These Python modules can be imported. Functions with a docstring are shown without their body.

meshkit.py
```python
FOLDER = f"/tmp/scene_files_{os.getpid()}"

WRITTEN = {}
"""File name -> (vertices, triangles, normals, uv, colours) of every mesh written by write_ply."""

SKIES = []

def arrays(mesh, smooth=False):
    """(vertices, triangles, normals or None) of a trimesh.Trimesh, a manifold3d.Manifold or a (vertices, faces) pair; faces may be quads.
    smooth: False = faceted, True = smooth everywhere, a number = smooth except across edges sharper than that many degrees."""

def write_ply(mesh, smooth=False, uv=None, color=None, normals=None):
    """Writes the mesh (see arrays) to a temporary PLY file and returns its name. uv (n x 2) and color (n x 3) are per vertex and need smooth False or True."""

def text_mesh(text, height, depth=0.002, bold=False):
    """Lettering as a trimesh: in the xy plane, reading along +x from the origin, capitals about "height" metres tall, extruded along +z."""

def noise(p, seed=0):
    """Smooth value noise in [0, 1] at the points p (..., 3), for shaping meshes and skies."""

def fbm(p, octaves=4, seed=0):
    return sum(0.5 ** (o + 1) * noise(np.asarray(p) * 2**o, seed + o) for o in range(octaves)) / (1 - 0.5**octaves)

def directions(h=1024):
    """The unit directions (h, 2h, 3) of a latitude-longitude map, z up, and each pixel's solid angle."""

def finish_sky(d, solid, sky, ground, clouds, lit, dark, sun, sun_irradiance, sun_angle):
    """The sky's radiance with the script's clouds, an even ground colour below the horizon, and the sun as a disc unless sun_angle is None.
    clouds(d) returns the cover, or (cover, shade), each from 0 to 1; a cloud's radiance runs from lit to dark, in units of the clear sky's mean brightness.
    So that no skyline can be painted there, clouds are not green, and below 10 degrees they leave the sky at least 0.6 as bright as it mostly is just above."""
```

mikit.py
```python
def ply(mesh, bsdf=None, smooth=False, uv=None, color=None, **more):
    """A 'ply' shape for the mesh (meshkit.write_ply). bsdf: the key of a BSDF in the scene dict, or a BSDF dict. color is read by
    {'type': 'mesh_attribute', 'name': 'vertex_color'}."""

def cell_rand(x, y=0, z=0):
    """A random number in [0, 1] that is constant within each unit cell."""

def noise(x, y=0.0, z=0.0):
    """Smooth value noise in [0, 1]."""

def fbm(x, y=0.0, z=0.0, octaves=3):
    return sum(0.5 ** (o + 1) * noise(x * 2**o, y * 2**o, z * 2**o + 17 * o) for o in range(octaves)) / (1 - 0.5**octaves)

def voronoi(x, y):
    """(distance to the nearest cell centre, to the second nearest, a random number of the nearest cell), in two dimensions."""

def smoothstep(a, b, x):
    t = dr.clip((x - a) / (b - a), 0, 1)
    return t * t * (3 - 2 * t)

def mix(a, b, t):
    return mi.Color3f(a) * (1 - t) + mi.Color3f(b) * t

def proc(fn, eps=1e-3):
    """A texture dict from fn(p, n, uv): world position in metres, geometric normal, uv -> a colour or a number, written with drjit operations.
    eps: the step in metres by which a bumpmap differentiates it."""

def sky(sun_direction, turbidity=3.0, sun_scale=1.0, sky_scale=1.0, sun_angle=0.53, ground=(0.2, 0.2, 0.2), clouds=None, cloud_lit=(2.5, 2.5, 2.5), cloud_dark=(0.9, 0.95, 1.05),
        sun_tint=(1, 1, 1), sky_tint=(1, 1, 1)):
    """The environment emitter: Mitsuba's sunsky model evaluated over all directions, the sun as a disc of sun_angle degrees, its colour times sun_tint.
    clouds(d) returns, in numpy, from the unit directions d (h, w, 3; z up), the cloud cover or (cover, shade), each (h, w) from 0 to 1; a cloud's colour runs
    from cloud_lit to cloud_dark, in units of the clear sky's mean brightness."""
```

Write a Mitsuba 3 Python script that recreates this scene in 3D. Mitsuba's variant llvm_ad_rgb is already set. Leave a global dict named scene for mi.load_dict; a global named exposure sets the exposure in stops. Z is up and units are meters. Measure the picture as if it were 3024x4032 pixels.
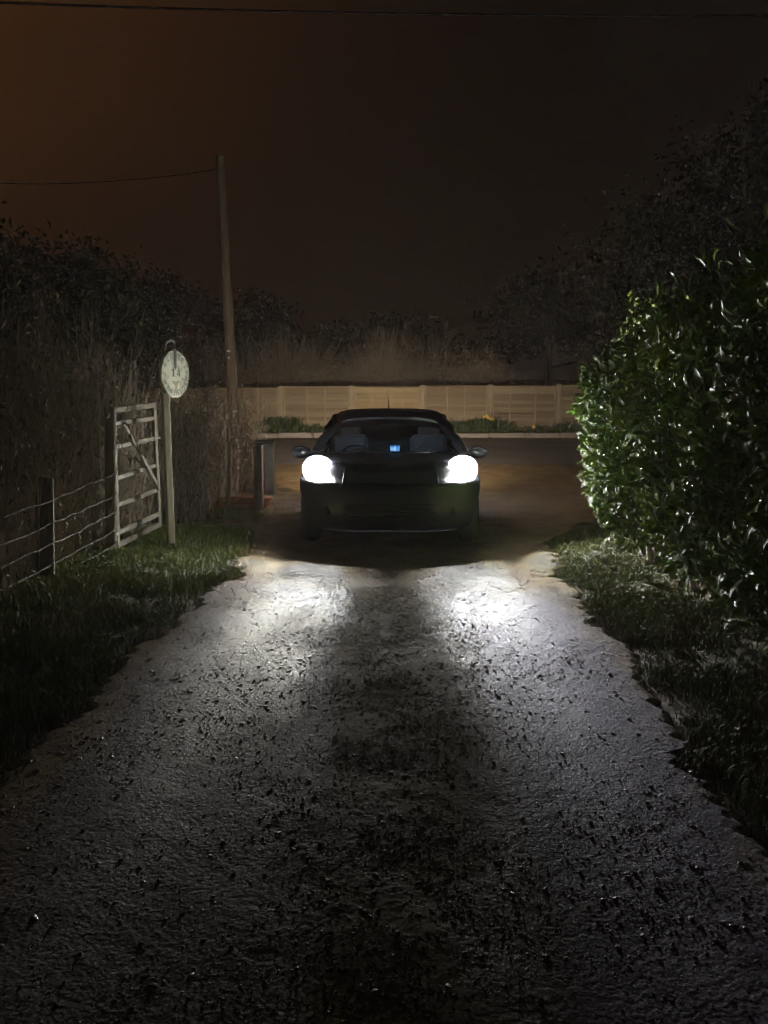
import math
import numpy as np
import trimesh
import manifold3d as m3
import shapely.geometry as sg
import drjit as dr
import mitsuba as mi
import mikit
import meshkit
from mikit import noise, fbm, voronoi, smoothstep, mix, cell_rand

T = mi.ScalarTransform4f
rng = np.random.default_rng(20)
scene, labels = {}, {}

# ------------------------------------------------------------------ camera, sky, exposure
F = 3260.0                       # focal length in pixels of the 3024 x 4032 photograph
PITCH = math.radians(9.2)
CAM = np.array([0.0, 0.0, 1.6])
FWD = np.array([0, math.cos(PITCH), -math.sin(PITCH)])
UP = np.array([0, math.sin(PITCH), math.cos(PITCH)])


def ray(px, py):
    return np.array([1.0, 0, 0]) * ((px - 1512) / F) + UP * ((2016 - py) / F) + FWD


def at(px, py, y):
    r = ray(px, py)
    return CAM + r * (y / r[1])


HAZE = 0.008
scene['camera'] = {
    'type': 'perspective', 'fov': math.degrees(2 * math.atan(1512 / F)), 'fov_axis': 'x', 'near_clip': 0.05, 'far_clip': 2000.0,
    'to_world': T().look_at(origin=CAM.tolist(), target=(CAM + FWD).tolist(), up=[0, 0, 1]),
    'medium': {'type': 'ref', 'id': 'haze_air'}}

GLOW = np.array([-0.62, 0.72, 0.42]) / np.linalg.norm([-0.62, 0.72, 0.42])


def night_cloud(d):
    # low cloud lit from below by a town out to the left; dim elsewhere
    a = np.clip(d @ GLOW, -1, 1)
    glow = np.exp(-((np.arccos(a) / 0.40) ** 2)) * 0.93 + 0.04 * np.exp(-((np.arccos(a) / 1.0) ** 2))
    n = meshkit.fbm(d * np.array([3.0, 3.0, 5.0]) + 7.3, 4)
    return np.ones(d.shape[:2]), 1 - np.clip(glow * (0.65 + 0.7 * n), 0, 1)


scene['sky'] = mikit.sky([0.3, 0.9, 0.25], turbidity=3, sun_scale=0.0, sky_scale=0.015, clouds=night_cloud,
                         cloud_lit=(95, 34, 7), cloud_dark=(1.7, 1.2, 0.8), ground=(0.02, 0.02, 0.02))
exposure = 0.0
SPOT = 500.0        # radiance of a headlight's projector disc
BEAM = 62.0         # intensity of a headlight's dipped beam
LONG = 74.0          # intensity of its far reach
WIDE = 40.0          # intensity of its wide spread
KICK = 430.0          # intensity of the beam's kick-up to the near side
SPILL = 7.0         # intensity of the off side's spill
DOME = 130.0          # radiance of a headlight's lens
REVERSE_BEAM = 130.0  # intensity of a reversing lamp's beam
REVERSE_DOME = 2400.0
TAIL = 26.0

# ------------------------------------------------------------------ helpers


def add(key, mesh, bsdf, smooth=False, **kw):
    scene[key] = mikit.ply(mesh, bsdf, smooth=smooth, **kw)
    return key


def tag(key, label=None, category=None, group=None, kind=None):
    d = labels.setdefault(key, {})
    for k, v in (('label', label), ('category', category), ('group', group), ('kind', kind)):
        if v:
            d[k] = v


def numbered(base):
    used = lambda k: k in scene or k in labels or any(x.startswith(k + '__') for x in scene)
    if not used(base):
        return base
    i = 1
    while used(f'{base}_{i:03d}'):
        i += 1
    return f'{base}_{i:03d}'


_count = {}


def part(base):
    n = _count.get(base, -1) + 1
    _count[base] = n
    return base if n == 0 else f'{base}_{n:03d}'


def cat(ms):
    vs, fs, o = [], [], 0
    for m in ms:
        v, f = (np.asarray(m.vertices), np.asarray(m.faces)) if hasattr(m, 'vertices') else (np.asarray(m[0]), np.asarray(m[1]))
        vs.append(v); fs.append(f + o); o += len(v)
    return np.vstack(vs), np.vstack(fs)


def box(c, s, rz=0.0, bev=0.0, rx=0.0, ry=0.0):
    if bev > 0:
        h = np.array(s) / 2.0
        pts = []
        for sx in (-1, 1):
            for sy in (-1, 1):
                for sz in (-1, 1):
                    for k in range(3):
                        p = h - bev
                        p[k] += bev
                        pts.append(p * [sx, sy, sz])
        m = trimesh.convex.convex_hull(np.array(pts))
    else:
        m = trimesh.creation.box(extents=s)
    M = trimesh.transformations.euler_matrix(rx, ry, rz, 'sxyz')
    M[:3, 3] = c
    m.apply_transform(M)
    return m


def beam(p0, p1, w, h, up=(0, 0, 1), bev=0.004):
    """A board from p0 to p1, w wide across 'side', h high along 'up'."""
    p0, p1 = np.asarray(p0, float), np.asarray(p1, float)
    d = p1 - p0
    L = np.linalg.norm(d); d /= L
    s = np.cross(d, up); s /= np.linalg.norm(s)
    u = np.cross(s, d)
    m = box((0, 0, 0), (L, w, h), bev=bev)
    M = np.eye(4); M[:3, 0], M[:3, 1], M[:3, 2], M[:3, 3] = d, s, u, (p0 + p1) / 2
    m.apply_transform(M)
    return m


def tube(points, radii, sides=6, caps=True):
    p = np.asarray(points, float)
    n = len(p)
    t = np.gradient(p, axis=0)
    t /= np.linalg.norm(t, axis=1, keepdims=True) + 1e-12
    ref = np.array([0, 0, 1.0]) if abs(t[0, 2]) < 0.9 else np.array([1.0, 0, 0])
    a = np.cross(t, ref); a /= np.linalg.norm(a, axis=1, keepdims=True) + 1e-12
    b = np.cross(t, a)
    r = np.broadcast_to(radii, (n,)).astype(float)
    ang = np.arange(sides) * 2 * np.pi / sides
    v = p[:, None] + r[:, None, None] * (np.cos(ang)[None, :, None] * a[:, None] + np.sin(ang)[None, :, None] * b[:, None])
    i, j = np.meshgrid(np.arange(n - 1), np.arange(sides), indexing='ij')
    q = np.stack([i * sides + j, i * sides + (j + 1) % sides, (i + 1) * sides + (j + 1) % sides, (i + 1) * sides + j], -1).reshape(-1, 4)
    f = np.vstack([q[:, [0, 2, 1]], q[:, [0, 3, 2]]])
    v = v.reshape(-1, 3)
    if caps:
        c0, c1 = len(v), len(v) + 1
        v = np.vstack([v, p[0], p[-1]])
        k = np.arange(sides); k2 = (k + 1) % sides
        f = np.vstack([f, np.stack([np.full(sides, c0), k, k2], 1), np.stack([np.full(sides, c1), (n - 1) * sides + k2, (n - 1) * sides + k], 1)])
    return v, f


def many_tubes(P, R, sides=3):
    """P (n, k, 3) polylines, R (n, k) radii: one mesh of thin stems."""
    P, R = np.asarray(P, float), np.asarray(R, float)
    n, k, _ = P.shape
    t = np.gradient(P, axis=1)
    t /= np.linalg.norm(t, axis=2, keepdims=True) + 1e-9
    a = np.cross(t, np.array([0.31, 0.93, 0.17])); a /= np.linalg.norm(a, axis=2, keepdims=True) + 1e-9
    b = np.cross(t, a)
    ang = np.arange(sides) * 2 * np.pi / sides
    v = P[:, :, None] + R[:, :, None, None] * (np.cos(ang)[None, None, :, None] * a[:, :, None] + np.sin(ang)[None, None, :, None] * b[:, :, None])
    i, j = np.meshgrid(np.arange(k - 1), np.arange(sides), indexing='ij')
    q = np.stack([i * sides + j, i * sides + (j + 1) % sides, (i + 1) * sides + (j + 1) % sides, (i + 1) * sides + j], -1).reshape(-1, 4)
    f1 = np.vstack([q[:, [0, 2, 1]], q[:, [0, 3, 2]]])
    f = (f1[None] + (np.arange(n) * k * sides)[:, None, None]).reshape(-1, 3)
    return v.reshape(-1, 3), f


def norm(a):
    return a / (np.linalg.norm(a, axis=-1, keepdims=True) + 1e-9)


LEAF_T = np.array([[0, 0, 0], [.28, -.40, .10], [.28, 0, 0], [.28, .40, .10], [.66, -.44, .07], [.66, 0, -.04], [.66, .44, .07], [1, 0, -.14]], float)
LEAF_F = np.array([[0, 1, 2], [0, 2, 3], [1, 4, 5], [1, 5, 2], [2, 5, 6], [2, 6, 3], [4, 7, 5], [5, 7, 6]])
SMALL_T = np.array([[0, 0, 0], [.45, -.5, .12], [.5, 0, -.02], [.45, .5, .12], [1, 0, -.1]], float)
SMALL_F = np.array([[0, 1, 2], [0, 2, 3], [1, 4, 2], [2, 4, 3]])


def leaf_mesh(P, D, N, L, W, tpl=LEAF_T, faces=LEAF_F):
    """Leaves at P pointing along D with upper side N: vertices (n, k, 3) and faces."""
    D = norm(D)
    S = norm(np.cross(N, D))
    N = np.cross(D, S)
    L, W = np.broadcast_to(L, len(P)), np.broadcast_to(W, len(P))
    v = (P[:, None] + tpl[None, :, 0, None] * L[:, None, None] * D[:, None] + tpl[None, :, 1, None] * W[:, None, None] * S[:, None]
         + tpl[None, :, 2, None] * L[:, None, None] * N[:, None])
    f = (faces[None] + (np.arange(len(P)) * len(tpl))[:, None, None]).reshape(-1, 3)
    return v.reshape(-1, 3), f


def rep_col(c, k):
    return np.repeat(c, k, axis=0)


def ss(a, b, x):
    t = np.clip((x - a) / (b - a), 0, 1)
    return t * t * (3 - 2 * t)


def ground_z(x, y):
    """The land: a level drive that dips a little by the lane's edge, a bank left of it, the lane beyond."""
    x, y = np.asarray(x, float), np.asarray(y, float)
    z = -0.20 * ss(5.5, 11.0, y) + 0.0 * y
    z = z + 0.25 * ss(12.5, 20.5, y)
    left = ss(1.55, 2.3, -x) * ss(9.8, 8.4, y)
    right = ss(1.6, 2.6, x) * ss(10.2, 8.8, y)
    z = z + 0.11 * left + 0.07 * right
    far = ss(21.6, 22.4, y)
    z = z + 0.10 * far
    return z


def gz(x, y):
    return float(ground_z(x, y))


# ------------------------------------------------------------------ materials
def mat(key, **kw):
    d = {'type': 'principled'}
    for k, v in kw.items():
        d[k] = {'type': 'rgb', 'value': list(v)} if isinstance(v, tuple) else v
    scene[key] = {'type': 'twosided', 'bsdf': d}


def bumped(key, fn, scale, eps=2e-3, **kw):
    d = {'type': 'principled'}
    for k, v in kw.items():
        d[k] = {'type': 'rgb', 'value': list(v)} if isinstance(v, tuple) else v
    scene[key] = {'type': 'twosided', 'bsdf': {'type': 'bumpmap', 'arbitrary': mikit.proc(fn, eps), 'scale': scale, 'bsdf': d}}


def track_mask(p):
    """0 on the mossy strip down the middle of the drive, 1 on the two wheel tracks."""
    w = 0.26 * (noise(p.x * 2.1, p.y * 1.3, 3.0) - 0.5) + 0.24 * (fbm(p.x * 8, p.y * 8, 5.0, 3) - 0.5)
    c = dr.abs(p.x - 0.02) + w
    inner = smoothstep(0.24, 0.44, c)
    outer = 1 - smoothstep(1.28, 1.62, c)
    return inner * outer


def drive_color(p, n, uv):
    t = track_mask(p)
    far = smoothstep(5.5, 6.7, p.y + 0.9 * (noise(p.x * 3, p.y * 3, 1.0) - 0.5))
    g = fbm(p.x * 60, p.y * 60, 2.0, 3)
    big = fbm(p.x * 5, p.y * 5, 9.0, 3)
    f = smoothstep(0.28, 0.72, noise(p.x * 150, p.y * 150, 4.0) * 0.6 + g * 0.4)
    stone = mix((0.045, 0.040, 0.049), (0.198, 0.180, 0.212), f)
    moss = mix((0.050, 0.042, 0.016), (0.200, 0.152, 0.070), f * 0.6 + big * 0.4)
    mud = mix((0.070, 0.048, 0.024), (0.22, 0.152, 0.076), f * 0.5 + big * 0.5)
    c = mix(moss, stone, t)
    side = smoothstep(1.15, 1.5, dr.abs(p.x) + 0.3 * (big - 0.5))
    c = mix(c, mud, dr.maximum(far, side * 0.8))
    return c * (0.72 + 0.56 * big)


def drive_rough(p, n, uv):
    t = track_mask(p)
    wet = fbm(p.x * 3.2, p.y * 2.2, 4.0, 3)
    far = smoothstep(6.4, 7.4, p.y)
    r = 0.72 - 0.16 * t - 0.40 * (wet - 0.5) + 0.14 * far
    return dr.clip(r, 0.3, 0.9)


def drive_bump(p, n, uv):
    return fbm(p.x * 95, p.y * 95, 1.0, 3)


bumped('drive_mat', drive_bump, 0.0024, eps=2e-3, base_color=mikit.proc(drive_color), roughness=mikit.proc(drive_rough), specular=0.2)


def soil_color(p, n, uv):
    g = fbm(p.x * 18, p.y * 18, 2.0, 3)
    b = fbm(p.x * 2.2, p.y * 2.2, 6.0, 2)
    e = 1 - smoothstep(1.3, 1.75, dr.abs(p.x) + 0.5 * (fbm(p.x * 6, p.y * 6, 3.0, 3) - 0.5))
    c = mix(mix((0.020, 0.024, 0.010), (0.050, 0.046, 0.022), b), (0.085, 0.070, 0.040), g * g)
    return mix(c, mix((0.055, 0.042, 0.025), (0.15, 0.115, 0.07), g), e)


mat('soil_mat', base_color=mikit.proc(soil_color), roughness=0.85, specular=0.3)


def road_color(p, n, uv):
    g = fbm(p.x * 30, p.y * 30, 2.0, 2)
    b = fbm(p.x * 0.5, p.y * 3.2, 6.0, 3)
    return mix((0.075, 0.066, 0.064), (0.20, 0.168, 0.160), g * 0.4 + b * 0.6)


mat('road_mat', base_color=mikit.proc(road_color), roughness=0.5, specular=0.5)
mat('kerb_mat', base_color=mikit.proc(lambda p, n, uv: mix((0.20, 0.18, 0.165), (0.36, 0.33, 0.30), fbm(p.x * 7, p.y * 20, p.z * 20, 3))), roughness=0.8)


def col_mat(key, rough, spec=0.5, trans=0.0):
    if trans:
        scene[key] = {'type': 'principledthin', 'base_color': {'type': 'mesh_attribute', 'name': 'vertex_color'}, 'roughness': rough, 'diff_trans': trans, 'eta': 1.5}
    else:
        mat(key, base_color={'type': 'mesh_attribute', 'name': 'vertex_color'}, roughness=rough, specular=spec)


col_mat('leaf_mat', 0.30, 0.6)
col_mat('grass_mat', 0.65, 0.12)
col_mat('dull_leaf_mat', 0.6, 0.2)
col_mat('stone_mat', 0.35, 0.5)


def wood_fn(dark, light, sx, sy, sz):
    return mikit.proc(lambda p, n, uv: mix(dark, light, fbm(p.x * sx, p.y * sy, p.z * sz, 4)))


mat('stem_mat', base_color=wood_fn((0.12, 0.095, 0.07), (0.40, 0.335, 0.26), 12, 12, 6), roughness=0.6)
mat('bark_mat', base_color=wood_fn((0.05, 0.042, 0.032), (0.15, 0.13, 0.10), 25, 25, 5), roughness=0.8)
mat('post_mat', base_color=wood_fn((0.11, 0.095, 0.07), (0.33, 0.30, 0.225), 50, 50, 4), roughness=0.75)
mat('sign_post_mat', base_color=wood_fn((0.13, 0.12, 0.082), (0.31, 0.285, 0.195), 60, 60, 3), roughness=0.7)
mat('old_post_mat', base_color=wood_fn((0.035, 0.03, 0.022), (0.17, 0.15, 0.12), 40, 40, 5), roughness=0.8)
mat('gate_mat', base_color=mikit.proc(lambda p, n, uv: mix((0.06, 0.054, 0.038), (0.175, 0.16, 0.115), fbm(p.x * 14, p.y * 14, p.z * 14, 4))), roughness=0.55, specular=0.5)
mat('wire_mat', base_color=(0.035, 0.031, 0.026), roughness=0.7)
mat('pole_mat', base_color=wood_fn((0.055, 0.042, 0.032), (0.14, 0.108, 0.082), 30, 30, 1.2), roughness=0.8)
mat('cable_mat', base_color=(0.012, 0.012, 0.012), roughness=0.6)
mat('plate_mat', base_color=(0.65, 0.65, 0.62), roughness=0.5)
mat('stake_mat', base_color=wood_fn((0.42, 0.36, 0.24), (0.68, 0.60, 0.42), 30, 30, 4), roughness=0.6)
mat('cabinet_mat', base_color=(0.02, 0.022, 0.022), roughness=0.5)
SLAT = [((0.12, 0.085, 0.055), (0.30, 0.225, 0.145)), ((0.15, 0.115, 0.075), (0.34, 0.265, 0.175)), ((0.18, 0.145, 0.10), (0.40, 0.325, 0.22)), ((0.21, 0.155, 0.08), (0.40, 0.31, 0.17)), ((0.25, 0.19, 0.10), (0.48, 0.375, 0.21))]
for k, (a, b) in enumerate(SLAT):
    mat(f'slat_mat_{k}', base_color=wood_fn(a, b, 1.3, 3, 60), roughness=0.75)
mat('batten_mat', base_color=wood_fn((0.24, 0.18, 0.11), (0.45, 0.35, 0.22), 20, 20, 3), roughness=0.75)
mat('fence_post_mat', base_color=wood_fn((0.24, 0.20, 0.14), (0.42, 0.36, 0.27), 25, 25, 4), roughness=0.8)
mat('brick_mat', base_color=mikit.proc(lambda p, n, uv: mix((0.20, 0.085, 0.045), (0.42, 0.20, 0.11), fbm(p.x * 30, p.y * 30, p.z * 30, 3))), roughness=0.8)
mat('paint_mat', base_color=(0.014, 0.015, 0.022), roughness=0.35, specular=0.3, clearcoat=0.12, clearcoat_gloss=0.9)
mat('trim_mat', base_color=(0.015, 0.015, 0.016), roughness=0.5)
mat('tyre_mat', base_color=(0.02, 0.02, 0.02), roughness=0.8)
mat('alloy_mat', base_color=(0.45, 0.45, 0.46), roughness=0.35, metallic=0.9)
mat('chrome_mat', base_color=(0.7, 0.7, 0.72), roughness=0.15, metallic=1.0)
mat('seat_mat', base_color=mikit.proc(lambda p, n, uv: mix((0.13, 0.135, 0.14), (0.19, 0.195, 0.20), fbm(p.x * 60, p.y * 60, p.z * 60, 2))), roughness=0.7)
mat('dash_mat', base_color=(0.05, 0.05, 0.052), roughness=0.5)
scene['glass_mat'] = {'type': 'thindielectric', 'int_ior': 1.5}
mat('dark_glass_mat', base_color=(0.01, 0.01, 0.012), roughness=0.08)


def sign_color(p, n, uv):
    # pale paint, gone grey-green with lichen in grains and blotches
    q = fbm(p.y * 34, p.z * 34, 3.0, 4)
    b = fbm(p.y * 9, p.z * 7, 8.0, 3)
    c = mix((0.60, 0.585, 0.44), (0.50, 0.50, 0.40), b)
    return mix(c, (0.29, 0.31, 0.22), smoothstep(0.50, 0.72, q * 0.6 + b * 0.45))


mat('sign_mat', base_color=mikit.proc(sign_color), roughness=0.55)
mat('letter_mat', base_color=mikit.proc(lambda p, n, uv: mix((0.045, 0.05, 0.045), (0.15, 0.155, 0.125), fbm(p.y * 90, p.z * 90, 1.0, 2))), roughness=0.7)
mat('emblem_mat', base_color=mikit.proc(lambda p, n, uv: mix((0.22, 0.22, 0.155), (0.38, 0.37, 0.27), fbm(p.y * 70, p.z * 70, 1.0, 3))), roughness=0.7)
mat('strap_mat', base_color=(0.05, 0.045, 0.04), roughness=0.7)
mat('rod_mat', base_color=mikit.proc(lambda p, n, uv: mix((0.13, 0.13, 0.115), (0.24, 0.24, 0.21), fbm(p.x * 40, p.y * 40, p.z * 40, 2))), roughness=0.6)


def emit(rgb, s):
    return {'type': 'area', 'radiance': {'type': 'rgb', 'value': [float(c * s) for c in rgb]}}


# ------------------------------------------------------------------ ground
def grid(xs, ys, fn):
    X, Y = np.meshgrid(xs, ys)
    v = np.stack([X, Y, fn(X, Y)], -1).reshape(-1, 3)
    nx, ny = len(xs), len(ys)
    i, j = np.meshgrid(np.arange(ny - 1), np.arange(nx - 1), indexing='ij')
    a = (i * nx + j).ravel()
    return v, np.vstack([np.stack([a, a + 1, a + nx + 1], 1), np.stack([a, a + nx + 1, a + nx], 1)])


def edge_half(y, side):
    """Half width of the gravel at distance y on each side."""
    w = 1.52 + 0.0 * y
    if side < 0:
        w = np.interp(y, [0, 3.5, 5.5, 6.7, 8.5, 11, 16.4], [1.62, 1.62, 1.47, 1.30, 1.45, 1.7, 6.0])
    else:
        w = np.interp(y, [0, 3, 5, 6.5, 8.5, 10.2, 11.5, 16.4], [1.36, 1.36, 1.50, 1.52, 1.75, 2.6, 4.0, 7.0])
    y = np.asarray(y, float)
    q = lambda k, f: meshkit.noise(np.stack([y * f, y * 0 + 5 * side + k, y * 0], -1)) - 0.5
    return w + 0.11 * q(0, 2.1) + 0.10 * q(1, 7.0) + 0.07 * q(2, 19.0)


def ground_fn(X, Y):
    b = np.stack([X * 1.7, Y * 1.7, 0 * X], -1)
    onroad = (ss(11.0, 13.0, Y) * ss(24.0, 22.0, Y))
    half = np.where(X < 0, edge_half(Y, -1), edge_half(Y, 1))
    drive = ss(0.03, -0.13, np.abs(X) - half) * ss(17, 15, Y) * ss(-1, 0, Y)
    n = (meshkit.fbm(b * 3, 4) - 0.5) * (0.012 + 0.05 * ss(0.1, 0.6, np.abs(X) - half)) * (1 - onroad)
    # under the drive the land lies lower than the gravel laid on it
    return ground_z(X, Y) + n * (1 - drive) - 0.05 * drive - 0.03 * onroad


xs = np.unique(np.concatenate([-np.geomspace(6, 400, 24), np.linspace(-6, 6, 241), np.geomspace(6, 400, 24)]))
ys = np.unique(np.concatenate([np.linspace(-60, 1, 20), np.linspace(1, 26, 420), np.geomspace(26, 600, 24)]))
add('ground', grid(xs, ys, ground_fn), 'soil_mat', smooth=True)
tag('ground', 'dark bare soil under the verges and the land all around', kind='structure')


def drive_fn(X, Y):
    c = np.abs(X - 0.02)
    z = ground_z(X, Y)
    rut = np.exp(-((c - 0.78) / 0.28) ** 2)
    mid = np.exp(-((c) / 0.30) ** 2)
    z = z - 0.022 * rut + 0.018 * mid
    P = np.stack([X, Y, 0 * X], -1)
    fade = 1 / (1 + (Y / 9) ** 4)
    amp = 0.55 + 0.5 * mid + 0.5 * meshkit.noise(P * 1.7 + 4)
    z = z + (meshkit.fbm(P * 6, 2) - 0.5) * 0.005 * amp
    z = z + (meshkit.noise(P * 24 + 3) - 0.5) * 0.0018 * amp
    z = z + (meshkit.noise(P * 62 + 9) - 0.5) * 0.0016 * amp * (0.3 + 0.7 * fade)
    return z + 0.004


ny = 900
yy = np.geomspace(1.25, 16.35, ny)
nx = 330
U = np.linspace(-1, 1, nx)
wl, wr = edge_half(yy, -1), edge_half(yy, 1)
X = np.where(U[None] < 0, U[None] * wl[:, None], U[None] * wr[:, None])
Y = np.repeat(yy[:, None], nx, 1)
Z = drive_fn(X, Y) - 0.045 * ss(0.93, 1.0, np.abs(U))[None]
i, j = np.meshgrid(np.arange(ny - 1), np.arange(nx - 1), indexing='ij')
a = (i * nx + j).ravel()
add('driveway', (np.stack([X, Y, Z], -1).reshape(-1, 3), np.vstack([np.stack([a, a + 1, a + nx + 1], 1), np.stack([a, a + nx + 1, a + nx], 1)])), 'drive_mat', smooth=True)
tag('driveway', 'wet gravel drive with two wheel tracks and a mossy middle strip', kind='structure')

add('road', grid(np.linspace(-60, 60, 121), np.linspace(16.2, 21.5, 24), lambda X, Y: ground_z(X, Y) + 0.012 + 0.05 * (1 - ((Y - 18.9) / 2.7) ** 2)), 'road_mat', smooth=True)
tag('road', 'wet tarmac lane crossing behind the car', kind='structure')

# kerb stones on the far side of the lane
kx = -10.98
while kx < 11.5:
    z0 = gz(kx, 21.6)
    add(part('kerb__stone'), box((kx + 0.45, 21.62 + 0.006 * rng.normal(), z0 + 0.02 + 0.006 * rng.normal()), (0.895, 0.15, 0.24), bev=0.012, rz=0.004 * rng.normal()), 'kerb_mat')
    kx += 0.915
tag('kerb', 'pale concrete kerb along the far side of the lane', kind='structure')


# stones of the gravel
def stones(n, seed):
    r = np.random.default_rng(seed)
    base = trimesh.creation.icosahedron()
    V, Fc = np.asarray(base.vertices), np.asarray(base.faces)
    y = 1.6 + 8.0 * r.random(n * 3) ** 0.9
    x = r.uniform(-1.6, 1.6, n * 3)
    side = np.where(x < 0, edge_half(y, -1), edge_half(y, 1))
    c = np.abs(x - 0.02)
    clump = meshkit.fbm(np.stack([x * 2.2, y * 2.2, 0 * x], -1), 3)
    keep = (np.abs(x) < side - 0.03) & (r.random(n * 3) < 0.25 + 1.5 * np.clip(clump - 0.38, 0, 1) * 2)
    x, y = x[keep][:n], y[keep][:n]
    n = len(x)
    s = 0.0025 * np.exp(r.normal(0, 0.55, n)).clip(0.5, 4.0)
    z = drive_fn(x, y)
    sc = s[:, None] * r.uniform(0.65, 1.25, (n, 3)) * np.array([1.15, 1.0, 0.6])
    jit = 1 + 0.22 * r.normal(size=(n, 12, 1))
    a = r.uniform(0, 6.28, n)
    v = V[None] * jit * sc[:, None]
    ca, sa = np.cos(a)[:, None], np.sin(a)[:, None]
    v = np.stack([v[..., 0] * ca - v[..., 1] * sa, v[..., 0] * sa + v[..., 1] * ca, v[..., 2]], -1)
    v += np.stack([x, y, z + sc[:, 2] * 0.25], -1)[:, None]
    f = (Fc[None] + (np.arange(n) * 12)[:, None, None]).reshape(-1, 3)
    k = r.random(n)[:, None]
    col = (np.array([0.07, 0.056, 0.047]) * (1 - k) + np.array([0.22, 0.20, 0.20]) * k) * r.uniform(0.7, 1.3, (n, 1))
    pale = r.random(n) < 0.025
    col[pale] = np.array([0.42, 0.40, 0.36]) * r.uniform(0.7, 1.1, (pale.sum(), 1))
    return (v.reshape(-1, 3), f), np.repeat(col, 12, 0)


m, c = stones(46000, 3)
add('gravel', m, 'stone_mat', color=c)
tag('gravel', 'loose wet stones and crumbs of earth scattered over the drive', kind='stuff')


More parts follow.
